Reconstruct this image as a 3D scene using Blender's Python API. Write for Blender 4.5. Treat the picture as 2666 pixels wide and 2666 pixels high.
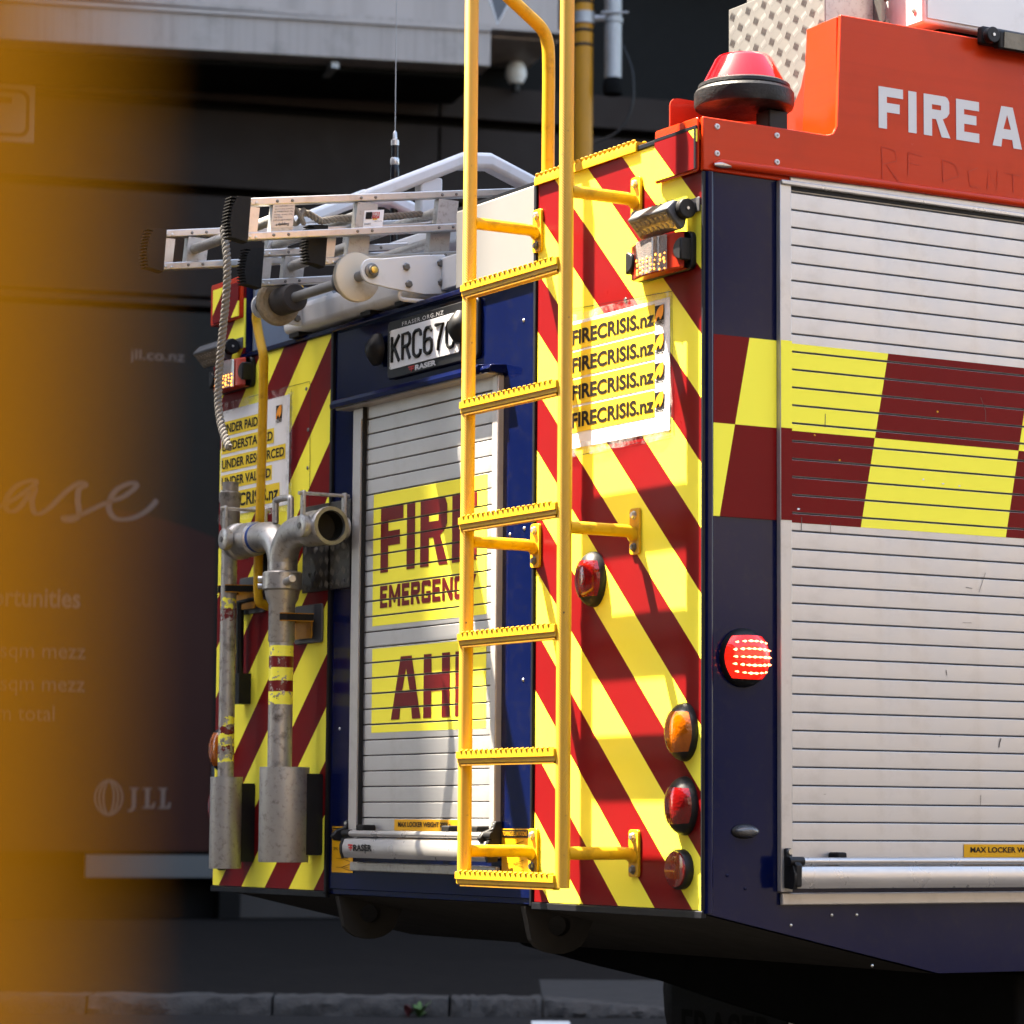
import bpy, bmesh, math, random
from mathutils import Vector, Matrix
random.seed(7)
R = math.radians
scene = bpy.context.scene
COL = scene.collection
for o in list(bpy.data.objects): bpy.data.objects.remove(o)

# ------------------------------------------------------------------ camera
CAM = Vector((5.670, -3.875, 1.051))
cam_right = Vector((0.5106, 0.8598, 0.0074)).normalized()
cam_up = Vector((0.0837, -0.0583, 0.9948)).normalized()
cam_fwd = Vector((-0.8558, 0.5073, 0.1016)).normalized()
cd = bpy.data.cameras.new('camera'); co = bpy.data.objects.new('camera', cd); COL.objects.link(co)
mw = Matrix((cam_right, cam_up, -cam_fwd)).transposed().to_4x4(); mw.translation = CAM
co.matrix_world = mw
cd.sensor_width = 36.0; cd.lens = 36.0*7850/2666.0
cd.clip_start = 0.02; cd.clip_end = 2000
cd.dof.use_dof = True; cd.dof.focus_distance = 7.55; cd.dof.aperture_fstop = 6.9; cd.dof.aperture_blades = 0
scene.camera = co
scene.render.resolution_x = 1024; scene.render.resolution_y = 1024

# ------------------------------------------------------------------ light
SUN = Vector((1.17, 1.0, -3.0)).normalized()            # direction the light travels
world = bpy.data.worlds.new('World'); scene.world = world; world.use_nodes = True
wn = world.node_tree; bg = wn.nodes['Background']
sky = wn.nodes.new('ShaderNodeTexSky'); sky.sky_type = 'NISHITA'; sky.sun_disc = False
sky.sun_elevation = math.asin(-SUN.z)
sky.sun_rotation = math.atan2(-SUN.x, -SUN.y)
sky.air_density = 1.0; sky.dust_density = 1.6; sky.ozone_density = 1.0
wn.links.new(sky.outputs[0], bg.inputs[0]); bg.inputs[1].default_value = 0.09
sl = bpy.data.lights.new('sun', 'SUN'); sl.energy = 4.3; sl.angle = R(0.53); sl.color = (1.0, 0.95, 0.87)
so = bpy.data.objects.new('sun', sl); COL.objects.link(so); so.location = (-12, -10, 30)
so.rotation_euler = SUN.to_track_quat('-Z', 'Y').to_euler()
scene.view_settings.view_transform = 'Standard'; scene.view_settings.look = 'None'
scene.view_settings.exposure = 3.45; scene.view_settings.use_white_balance = True; scene.view_settings.white_balance_temperature = 7500; scene.view_settings.white_balance_tint = 10; scene.view_settings.gamma = 1.0

# ------------------------------------------------------------------ materials
MATS = {}
def nt(name):
    m = bpy.data.materials.new(name); m.use_nodes = True; MATS[name] = m
    return m, m.node_tree.nodes, m.node_tree.links, m.node_tree.nodes['Principled BSDF']
def mix_rgb(N, L, fac, a, b, mode='MIX'):
    x = N.new('ShaderNodeMix'); x.data_type = 'RGBA'; x.blend_type = mode
    for s, v in ((0, fac), (6, a), (7, b)):
        if isinstance(v, (int, float)): x.inputs[s].default_value = v
        elif isinstance(v, tuple): x.inputs[s].default_value = (*v[:3], 1)
        else: L.new(v, x.inputs[s])
    return x.outputs[2]
def noise(N, L, scale, detail=4, rough=.55, vec=None, dist=0):
    n = N.new('ShaderNodeTexNoise'); n.inputs['Scale'].default_value = scale
    n.inputs['Detail'].default_value = detail; n.inputs['Roughness'].default_value = rough
    n.inputs['Distortion'].default_value = dist
    L.new(vec if vec else obj_co(N), n.inputs['Vector'])
    return n.outputs['Fac']
def obj_co(N):
    t = N.get('TC') or N.new('ShaderNodeTexCoord'); t.name = 'TC'
    return t.outputs['Object']
def mapped(N, L, scale=(1, 1, 1), rot=(0, 0, 0)):
    mp = N.new('ShaderNodeMapping'); mp.inputs['Scale'].default_value = scale; mp.inputs['Rotation'].default_value = rot
    L.new(obj_co(N), mp.inputs['Vector']); return mp.outputs[0]
def ramp(N, L, v, p0, p1, c0=(0, 0, 0), c1=(1, 1, 1)):
    r = N.new('ShaderNodeValToRGB'); r.color_ramp.elements[0].position = p0; r.color_ramp.elements[1].position = p1
    r.color_ramp.elements[0].color = (*c0, 1); r.color_ramp.elements[1].color = (*c1, 1)
    L.new(v, r.inputs[0]); return r.outputs[0]
def mth(N, L, op, a, b=None, c=None):
    m = N.new('ShaderNodeMath'); m.operation = op
    for i, v in enumerate((a, b, c)):
        if v is None: continue
        if isinstance(v, (int, float)): m.inputs[i].default_value = v
        else: L.new(v, m.inputs[i])
    return m.outputs[0]
def bump(N, L, B, h, strength=.2, dist=.002):
    b = N.new('ShaderNodeBump'); b.inputs['Strength'].default_value = strength; b.inputs['Distance'].default_value = dist
    L.new(h, b.inputs['Height']); L.new(b.outputs[0], B.inputs['Normal'])
def pm(name, col, rough=.45, metal=0., var=.12, vscale=6., bscale=None, bstr=.15, bdist=.002, coat=0., dirt=None, dscale=9., damt=.5, spec=.22, rvar=.12, streak=None, samt=.45):
    m, N, L, B = nt(name)
    n1 = noise(N, L, vscale, 5)
    c = mix_rgb(N, L, n1, tuple(x*(1-var) for x in col), tuple(min(1, x*(1+var)) for x in col))
    if streak:
        s = ramp(N, L, noise(N, L, 1.0, 4, .6, mapped(N, L, streak)), .48, .75)
        c = mix_rgb(N, L, mth(N, L, 'MULTIPLY', s, samt), c, tuple(x*.45 for x in col))
    if dirt:
        f = ramp(N, L, noise(N, L, dscale, 8, .65), .52, .72)
        c = mix_rgb(N, L, mth(N, L, 'MULTIPLY', f, damt), c, dirt)
    L.new(c, B.inputs['Base Color'])
    rr = mth(N, L, 'ADD', mth(N, L, 'MULTIPLY', noise(N, L, vscale*3.1, 4), 2*rvar), rough-rvar); L.new(rr, B.inputs['Roughness'])
    B.inputs['Metallic'].default_value = metal; B.inputs['Coat Weight'].default_value = coat
    B.inputs['Coat Roughness'].default_value = .08; B.inputs['Specular IOR Level'].default_value = spec
    if bscale: bump(N, L, B, noise(N, L, bscale, 5), bstr, bdist)
    return m
YEL = (.955, .868, .08); RED = (.15, .004, .005)
def sheeting(name, mode):
    """retro-reflective sheeting: plain yellow / red, or 45 degree chevrons printed across a panel"""
    m, N, L, B = nt(name)
    yel = mix_rgb(N, L, noise(N, L, 5), tuple(x*.95 for x in YEL), YEL)
    red = mix_rgb(N, L, noise(N, L, 4), tuple(x*.86 for x in RED), tuple(x*1.12 for x in RED))
    if mode in ('right', 'left'):
        sp = N.new('ShaderNodeSeparateXYZ'); L.new(obj_co(N), sp.inputs[0])
        z = mth(N, L, 'DIVIDE', mth(N, L, 'SUBTRACT', sp.outputs[2], .85), .965)
        u = mth(N, L, 'ADD' if mode == 'right' else 'SUBTRACT', sp.outputs[0], z)
        ph = .662 if mode == 'right' else 2.4005
        f = mth(N, L, 'FRACT', mth(N, L, 'ADD', mth(N, L, 'DIVIDE', mth(N, L, 'ADD', u, ph), .3106), 40.0))
        c = mix_rgb(N, L, mth(N, L, 'GREATER_THAN', f, .5), yel, red)
    else: c = yel if mode == 'y' else red
    d = ramp(N, L, noise(N, L, 40, 8, .7), .69, .74)
    c = mix_rgb(N, L, mth(N, L, 'MULTIPLY', d, .25), c, (.12, .09, .05))
    L.new(c, B.inputs['Base Color'])
    L.new(mth(N, L, 'ADD', mth(N, L, 'MULTIPLY', noise(N, L, 14), .2), .22), B.inputs['Roughness'])
    v = N.new('ShaderNodeTexVoronoi'); v.inputs['Scale'].default_value = 420; L.new(obj_co(N), v.inputs['Vector'])
    B.inputs['Specular IOR Level'].default_value = .09
    bump(N, L, B, v.outputs[0], .12, .0006)
    return m
sheeting('chevron_right', 'right'); sheeting('chevron_left', 'left'); sheeting('sheet_yellow', 'y'); sheeting('sheet_red', 'r')
pm('blue_paint', (.0009, .0034, .030), .14, 0, .12, 2.2, bscale=130, bstr=.05, bdist=.0008, coat=.0, dirt=(.02, .02, .025), dscale=30, damt=.25, rvar=.05, spec=.2)
pm('orange_paint', (0.48, 0.03, 0.0055), .24, 0, .06, 2.5, bscale=110, bstr=.06, bdist=.0008, coat=.0, spec=.2, dirt=(.3, .022, .008), dscale=7, damt=.25, samt=.16, streak=(1, .9, 40), rvar=.08)
pm('red_orange_inner', (.36, .022, .007), .35, 0, .08, 3, coat=.2)
pm('shutter_silver', (0.485, 0.475, 0.468), .40, .62, .05, 3, bscale=260, bstr=.03, bdist=.0005, dirt=(.26, .22, .19), dscale=5, damt=.42, spec=.3)
pm('frame_silver', (.47, .452, .435), .4, .55, .06, 5, dirt=(.25, .22, .2), dscale=18, damt=.3)
pm('bar_silver', (.50, .485, .47), .3, .6, .05, 6, streak=(1.5, 1.5, 60))
pm('groove_black', (.012, .012, .012), .7, 0)
pm('black_plastic', (.009, .009, .010), .45, 0, .2, 20, bscale=320, bstr=.2, bdist=.0005)
pm('black_gloss', (.01, .01, .012), .18, 0, .2, 10)
pm('trim_black', (.006, .0065, .009), .4, 0, .2, 10, spec=.2)
pm('white_paint', (.58, .59, .60), .38, 0, .05, 3, dirt=(.3, .29, .26), dscale=11, damt=.35, coat=.15)
pm('cover_grey', (.185, .185, .185), .4, 0, .04, 3, dirt=(.2, .2, .19), dscale=11, damt=.3)
pm('lamp_grey', (.09, .092, .1), .4, .4, .15, 15)
pm('bay_grey', (.22, .245, .275), .5, .1, .12, 3, dirt=(.1, .1, .1), damt=.4)
pm('aluminium', (0.5, 0.488, 0.472), .36, .85, .1, 14, bscale=240, bstr=.06, bdist=.0006, dirt=(.22, .19, .16), dscale=20, damt=.45)
pm('aluminium_dull', (0.4, 0.388, 0.37), .5, .75, .14, 20, bscale=200, bstr=.1, bdist=.0008, dirt=(.13, .11, .095), dscale=70, damt=.6)
pm('cast_metal', (0.43, 0.415, 0.395), .4, .75, .16, 22, bscale=160, bstr=.12, bdist=.0012, dirt=(.1, .085, .07), dscale=60, damt=.7)
pm('worn_pipe', (0.26, 0.24, 0.22), .5, .55, .25, 26, bscale=130, bstr=.2, bdist=.0014, dirt=(.05, .038, .03), dscale=20, damt=.95)
pm('checker_metal', (0.13, 0.128, 0.124), .5, .0, .08, 9, dirt=(.18, .17, .15), dscale=12, damt=.3)
pm('checker_bar_dull', (0.2, 0.195, 0.19), .3, .85, .06, 9)
pm('checker_bar', (0.16, 0.157, 0.152), .35, .3, .06, 9)
pm('checker_dark', (0.07, 0.068, 0.066), .4, .7, .12, 9, dirt=(.08, .07, .06), dscale=12, damt=.5)
pm('steel_bolt', (.5, .49, .46), .35, .9, .2, 60)
pm('dark_bolt', (.16, .155, .15), .4, .8, .2, 60)
pm('brass', (.6, .42, .12), .35, .9, .2, 60)
pm('rubber', (.0085, .008, .0078), .7, 0, .2, 30, bscale=120, bstr=.2, spec=.2)
pm('rubber_brown', (.05, .042, .038), .7, 0, .2, 30)
pm('nylon_wheel', (.6, .53, .42), .45, 0, .1, 12, dirt=(.28, .2, .12), dscale=14, damt=.55)
pm('bristle', (.36, .29, .2), .9, 0, .4, 90, bscale=240, bstr=.9, bdist=.006)
pm('rope_fibre', (.17, .16, .148), .95, 0, .35, 60, bscale=420, bstr=.7, bdist=.002, spec=.08)
pm('yellow_paint', (0.54, 0.295, 0.014), .4, 0, .07, 8, dirt=(.16, .075, .006), dscale=26, damt=.6, coat=.0)
pm('worn_tread', (.30, .14, .006), .6, 0, .2, 20, dirt=(.03, .026, .022), dscale=42, damt=1.)
pm('yellow_clip', (.38, .165, .006), .42, 0, .1, 12, dirt=(.15, .08, .02), dscale=30, damt=.6)
pm('label_amber', (.62, .31, .01), .45, 0, .03, 5)
pm('label_black', (0.0045, 0.004, 0.004), .5, 0)
pm('label_white', (.74, .74, .75), .42, 0, .04, 6, dirt=(.5, .48, .45), dscale=10, damt=.4)
pm('label_yellow', (.80, .57, .035), .45, 0, .03, 6)
pm('label_orange', (.83, .30, .02), .45, 0, .03, 6)
pm('label_red', (.42, .02, .02), .45, 0)
pm('letter_red', (.135, .006, .007), .35, 0, .08, 5)
pm('letter_white', (.56, .55, .54), .35, 0, .03, 5)
pm('brown_print', (0.01, 0.0055, 0.0025), .5, 0)
pm('mirror_worn', (.4, .38, .37), .3, .9)
pm('underbody', (0.028, 0.0265, 0.0245), .8, 0, .3, 6, dirt=(.025, .022, .02), damt=.5, spec=.15)
pm('bore_shade', (.02, .018, .014), .6, .3)
pm('flap_grey', (.012, .0115, .011), .8, 0, spec=.05)
pm('chassis_black', (.004, .004, .004), .8, 0, .3, 8, spec=.05)
pm('beacon_base', (.006, .006, .0072), .5, 0, .3, 24, bscale=150, bstr=.5, bdist=.002, dirt=(.06, .06, .06), dscale=13, damt=.6, spec=.3)
pm('facade_brown', (0.0125, 0.007, 0.0052), .6, 0, .12, 1.2, bscale=20, bstr=.05, dirt=(.016, .0095, .0075), dscale=2.5, damt=.5, spec=.15)
pm('facade_black', (.0035, .0035, .0035), .6, 0, spec=.08)
pm('canopy_grey', (0.3, 0.262, 0.245), .6, 0, .06, 1.5, streak=(3.5, 3.5, .15))
pm('canopy_fascia', (0.285, 0.248, 0.232), .6, 0, .06, 1.5, streak=(16, 16, .35), dirt=(.12, .11, .1), dscale=3, damt=.5)
pm('concrete', (0.034, 0.0305, 0.028), .85, 0, .2, 3, bscale=40, bstr=.3, bdist=.004, dirt=(.02, .018, .0165), dscale=6, damt=.6)
pm('kerb_stone', (0.052, 0.046, 0.041), .9, 0, .35, 9, bscale=55, bstr=.7, bdist=.012, dirt=(.018, .016, .0145), dscale=12, damt=.8)
pm('asphalt', (0.0145, 0.0128, 0.0118), .95, 0, .3, 9, bscale=160, bstr=.5, bdist=.006, dirt=(.010, .009, .0083), dscale=1.2, damt=.6, spec=.15)
pm('footpath', (0.0065, 0.0047, 0.0038), .95, 0, .35, 3, bscale=120, bstr=.4, bdist=.005, dirt=(.010, .0078, .0066), dscale=1.5, damt=.4, spec=.12)
pm('road_paint', (.62, .61, .58), .7, 0, .1, 10, dirt=(.2, .2, .2), dscale=20, damt=.6)
pm('sign_red', (.024, .0058, .0042), .5, 0, .08, 1.5, spec=.12)
pm('sign_dark', (.005, .0042, .0038), .4, 0, spec=.1)
pm('sign_text', (.09, .07, .064), .5, 0)
pm('sign_strip', (.07, .076, .076), .5, 0, .08, 2)
pm('post_yellow', (0.33, 0.126, 0.006), .8, 0, .08, 12, spec=.0)
pm('pole_orange', (.34, .15, .006), .45, 0, .1, 4, dirt=(.2, .1, .02), dscale=8, damt=.4)
pm('galvanised', (.26, .26, .26), .5, .6, .2, 10, dirt=(.18, .17, .16), dscale=9, damt=.5)
pm('leaf', (.05, .11, .025), .6, 0, .3, 30)
pm('leaf_red', (.14, .035, .035), .6, 0, .3, 30)
pm('brick_dark', (.10, .062, .045), .85, 0, .15, 1.5)
pm('row_wall', (.40, .34, .29), .85, 0, .06, .5)
pm('tower_wall', (.34, .33, .31), .8, 0, .08, .4)
pm('tyre', (.012, .012, .012), .75, 0, .3, 12)
def window_glass(name, col):
    m, N, L, B = nt(name); B.inputs['Base Color'].default_value = (*col, 1); B.inputs['Roughness'].default_value = .08
window_glass('tower_glass', (.03, .04, .05))
def lens(name, col, rough=.12, emit=None, es=0., trans=.35, cell=160):
    m, N, L, B = nt(name)
    n1 = noise(N, L, 24, 3)
    L.new(mix_rgb(N, L, n1, tuple(x*.6 for x in col), tuple(min(1, x*1.3) for x in col)), B.inputs['Base Color'])
    B.inputs['Roughness'].default_value = rough; B.inputs['Coat Weight'].default_value = .8; B.inputs['Coat Roughness'].default_value = .05
    B.inputs['Transmission Weight'].default_value = trans; B.inputs['IOR'].default_value = 1.3
    v = N.new('ShaderNodeTexVoronoi'); v.inputs['Scale'].default_value = cell; L.new(obj_co(N), v.inputs['Vector'])
    bump(N, L, B, v.outputs[0], .35, .002)
    if emit:
        B.inputs['Emission Color'].default_value = (*emit, 1); B.inputs['Emission Strength'].default_value = es
lens('lens_red', (.20, .003, .0032), trans=.3); lens('lens_red_lit', (.6, .012, .008), emit=(1, .012, .006), es=.16, trans=.1)
lens('lens_amber', (.46, .105, .002), trans=.25); lens('reflector_red', (.15, .002, .003), trans=.1, cell=260)
lens('lens_clear', (.26, .235, .22), .18, trans=.35, cell=300); lens('lens_lamp', (.22, .20, .16), .15, trans=.2, cell=90)
lens('lens_led', (.25, .23, .19), .1, trans=.1, cell=300); lens('lens_beacon', (.62, .004, .007), .10, trans=.15, cell=14); lens('lens_marker', (.13, .13, .13), .1, trans=.4, cell=200)
def emitter(name, col, s):
    m, N, L, B = nt(name); B.inputs['Base Color'].default_value = (*col, 1)
    B.inputs['Emission Color'].default_value = (*col, 1); B.inputs['Emission Strength'].default_value = s
emitter('led_red', (1, .16, .07), 2.2); emitter('led_amber', (1, .34, .06), .55)
def herringbone(name, col):
    """powder coated grip tube: fine V ribs running round the tube, chips where hands rub"""
    m, N, L, B = nt(name)
    sp = N.new('ShaderNodeSeparateXYZ'); L.new(obj_co(N), sp.inputs[0])
    ang = mth(N, L, 'ARCTAN2', sp.outputs[1], sp.outputs[0])
    tri = mth(N, L, 'ABSOLUTE', mth(N, L, 'ADD', ang, .62))
    ph = mth(N, L, 'ADD', mth(N, L, 'MULTIPLY', sp.outputs[2], 950.), mth(N, L, 'MULTIPLY', tri, -15.0))
    h = mth(N, L, 'SINE', ph)
    chips = ramp(N, L, noise(N, L, 75, 4, .5), .70, .715)
    c = mix_rgb(N, L, noise(N, L, 9), tuple(x*.93 for x in col), col)
    c = mix_rgb(N, L, chips, c, (.04, .025, .01))
    L.new(c, B.inputs['Base Color']); B.inputs['Roughness'].default_value = .42
    bump(N, L, B, h, .42, .0013)
herringbone('yellow_grip', (.54, .295, .014))
def taped(name, base):
    pass

# ------------------------------------------------------------------ mesh helpers
class MB:
    def __init__(self): self.bm = bmesh.new()
    def box(self, x0, x1, y0, y1, z0, z1):
        v = [self.bm.verts.new((x, y, z)) for x in (x0, x1) for y in (y0, y1) for z in (z0, z1)]
        for f in ((0, 1, 3, 2), (4, 6, 7, 5), (0, 4, 5, 1), (2, 3, 7, 6), (0, 2, 6, 4), (1, 5, 7, 3)):
            self.bm.faces.new([v[i] for i in f])
        return self
    def prism(self, poly, axis, a, b):
        """poly of 2-D points extruded along axis (x: (y,z) points, y: (x,z) points, z: (x,y) points)"""
        def pt(p, t): return {'x': (t, p[0], p[1]), 'y': (p[0], t, p[1]), 'z': (p[0], p[1], t)}[axis]
        A = [self.bm.verts.new(pt(p, a)) for p in poly]; B = [self.bm.verts.new(pt(p, b)) for p in poly]
        self.bm.faces.new(A); self.bm.faces.new(B[::-1])
        n = len(poly)
        for i in range(n): self.bm.faces.new((A[i], B[i], B[(i+1) % n], A[(i+1) % n]))
        return self
    def tube(self, pts, r, n=16, cap=True, rads=None):
        pts = [Vector(p) for p in pts]; rings = []
        up = None
        for i, p in enumerate(pts):
            d = (pts[min(i+1, len(pts)-1)]-pts[max(i-1, 0)]).normalized()
            if up is None:
                up = Vector((0, 0, 1)) if abs(d.z) < .9 else Vector((1, 0, 0))
                up = (up-d*up.dot(d)).normalized()
            else: up = (up-d*up.dot(d)).normalized()
            s = d.cross(up); rr = rads[i] if rads else r
            rings.append([self.bm.verts.new(p+(up*math.cos(2*math.pi*k/n)+s*math.sin(2*math.pi*k/n))*rr) for k in range(n)])
        for a, b in zip(rings, rings[1:]):
            for k in range(n): self.bm.faces.new((a[k], a[(k+1) % n], b[(k+1) % n], b[k]))
        if cap: self.bm.faces.new(rings[0][::-1]); self.bm.faces.new(rings[-1])
        return self
    def cyl(self, p0, p1, r0, r1=None, n=20): return self.tube([p0, p1], r0, n, True, [r0, r0 if r1 is None else r1])
    def lathe(self, prof, origin, axis=(0, 0, 1), n=32, ring=False, caps=True):
        """prof: (radius, height) pairs"""
        ax = Vector(axis).normalized(); o = Vector(origin)
        s = ax.orthogonal().normalized(); t = ax.cross(s); rings = []
        for r_, h in prof:
            rings.append([self.bm.verts.new(o+ax*h+(s*math.cos(2*math.pi*k/n)+t*math.sin(2*math.pi*k/n))*max(r_, 1e-4)) for k in range(n)])
        for a, b in zip(rings, rings[1:]):
            for k in range(n): self.bm.faces.new((a[k], a[(k+1) % n], b[(k+1) % n], b[k]))
        if ring:
            a, b = rings[-1], rings[0]
            for k in range(n): self.bm.faces.new((a[k], a[(k+1) % n], b[(k+1) % n], b[k]))
        elif caps: self.bm.faces.new(rings[0][::-1]); self.bm.faces.new(rings[-1])
        return self
    def quad(self, *p): self.bm.faces.new([self.bm.verts.new(q) for q in p]); return self
    def add_mesh(self, verts, faces):
        v = [self.bm.verts.new(p) for p in verts]
        for f in faces:
            try: self.bm.faces.new([v[i] for i in f])
            except ValueError: pass
        return self
    def build(self, name, mat, parent=None, bevel=0, loc=None, smooth=True, seg=2, recalc=True):
        if recalc: bmesh.ops.recalc_face_normals(self.bm, faces=self.bm.faces)
        me = bpy.data.meshes.new(name); self.bm.to_mesh(me); self.bm.free()
        return link(name, me, mat, parent, bevel, loc, smooth, seg)
def link(name, me, mat=None, parent=None, bevel=0, loc=None, smooth=True, seg=2):
    if mat and not me.materials: me.materials.append(MATS[mat])
    if smooth and me.polygons:
        me.polygons.foreach_set('use_smooth', [True]*len(me.polygons)); me.set_sharp_from_angle(angle=R(34))
    o = bpy.data.objects.new(name, me); COL.objects.link(o)
    if loc is not None: o.location = loc
    if bevel:
        b = o.modifiers.new('edge', 'BEVEL'); b.width = bevel; b.segments = seg; b.limit_method = 'ANGLE'; b.angle_limit = R(40)
    if parent: adopt(o, parent)
    return o
def adopt(o, parent):
    o.parent = parent
    m = Matrix.Identity(4); p = parent
    while p: m = m @ Matrix.Translation(-p.location) if False else m; p = None
    o.matrix_parent_inverse = WM(parent).inverted()
def WM(o):
    m = o.matrix_basis.copy()
    if o.parent: m = WM(o.parent) @ o.matrix_parent_inverse @ m
    return m
def empty(name, loc):
    o = bpy.data.objects.new(name, None); COL.objects.link(o); o.location = loc; o.empty_display_size = .2; return o
def tag(o, label, cat, group=None):
    o['label'] = label; o['category'] = cat
    if group: o['group'] = group
    return o
def structure(o): o['kind'] = 'structure'; return o
def dup(o, loc, parent=None, name=None):
    c = o.copy(); COL.objects.link(c); c.location = loc
    if name: c.name = name
    p = parent or o.parent
    if p: c.parent = p; c.matrix_parent_inverse = WM(p).inverted()
    return c

# ---- flat lettering: outlines filled as meshes, mapped on a plane
def curve_to_mesh(cu):
    o = bpy.data.objects.new('tmp', cu); COL.objects.link(o)
    dg = bpy.context.evaluated_depsgraph_get(); me = bpy.data.meshes.new_from_object(o.evaluated_get(dg))
    vs = [v.co.copy() for v in me.vertices]; fs = [tuple(p.vertices) for p in me.polygons]
    bpy.data.objects.remove(o); bpy.data.curves.remove(cu); bpy.data.meshes.remove(me)
    return vs, fs
def font_flat(body, bold=0., space=1.):
    cu = bpy.data.curves.new('t', 'FONT'); cu.body = body; cu.size = 1; cu.offset = bold; cu.space_character = space; cu.resolution_u = 4
    return curve_to_mesh(cu)
def fit(vf, x0, x1, z0, z1):
    vs, fs = vf
    a0 = min(v.x for v in vs); a1 = max(v.x for v in vs); b0 = min(v.y for v in vs); b1 = max(v.y for v in vs)
    return [((v.x-a0)/(a1-a0)*(x1-x0)+x0, (v.y-b0)/(b1-b0)*(z1-z0)+z0) for v in vs], fs
def poly_flat(loops):
    cu = bpy.data.curves.new('p', 'CURVE'); cu.dimensions = '2D'; cu.fill_mode = 'BOTH'
    for lp in loops:
        s = cu.splines.new('POLY'); s.points.add(len(lp)-1); s.use_cyclic_u = True
        for p, q in zip(s.points, lp): p.co = (q[0], q[1], 0, 1)
    return curve_to_mesh(cu)
def rear(off): return lambda p: (p[0], -off, p[1])
def side(off): return lambda p: (off, p[0], p[1])
def flat(name, pf, plane, mat, parent):
    m = MB(); m.add_mesh([plane(p) for p in pf[0]], pf[1]); return m.build(name, mat, parent, smooth=False, recalc=False)
def rect_pf(x0, x1, z0, z1): return [(x0, z0), (x1, z0), (x1, z1), (x0, z1)], [(0, 1, 2, 3)]
def merge_pf(*pfs):
    V, Fc = [], []
    for vs, fs in pfs:
        k = len(V); V += list(vs); Fc += [tuple(i+k for i in f) for f in fs]
    return V, Fc
def slice_pf(pf, edges, gap):
    """cut a flat print into the strips that lie on the single slats"""
    V, Fc = [], []
    lo = min(p[1] for p in pf[0]); hi = max(p[1] for p in pf[0])
    for z0, z1 in edges:
        a, b = z0+gap, z1-gap
        if b < lo or a > hi: continue
        bm = bmesh.new(); vs = [bm.verts.new((p[0], p[1], 0)) for p in pf[0]]
        for f in pf[1]:
            try: bm.faces.new([vs[i] for i in f])
            except ValueError: pass
        for z, nrm in ((a, (0, -1, 0)), (b, (0, 1, 0))):
            bmesh.ops.bisect_plane(bm, geom=bm.verts[:]+bm.edges[:]+bm.faces[:], plane_co=(0, z, 0), plane_no=nrm, clear_outer=True)
        bm.verts.index_update(); k = len(V); V += [(v.co.x, v.co.y) for v in bm.verts]
        Fc += [tuple(v.index+k for v in f.verts) for f in bm.faces]; bm.free()
    return V, Fc
def rr(x0, x1, z0, z1, r, n=4):
    """rounded rectangle outline"""
    P = []
    for cx, cz, a0 in ((x1-r, z1-r, 0), (x0+r, z1-r, 90), (x0+r, z0+r, 180), (x1-r, z0+r, 270)):
        for k in range(n+1):
            a = R(a0+90*k/n); P.append((cx+r*math.cos(a), cz+r*math.sin(a)))
    return P
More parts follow.
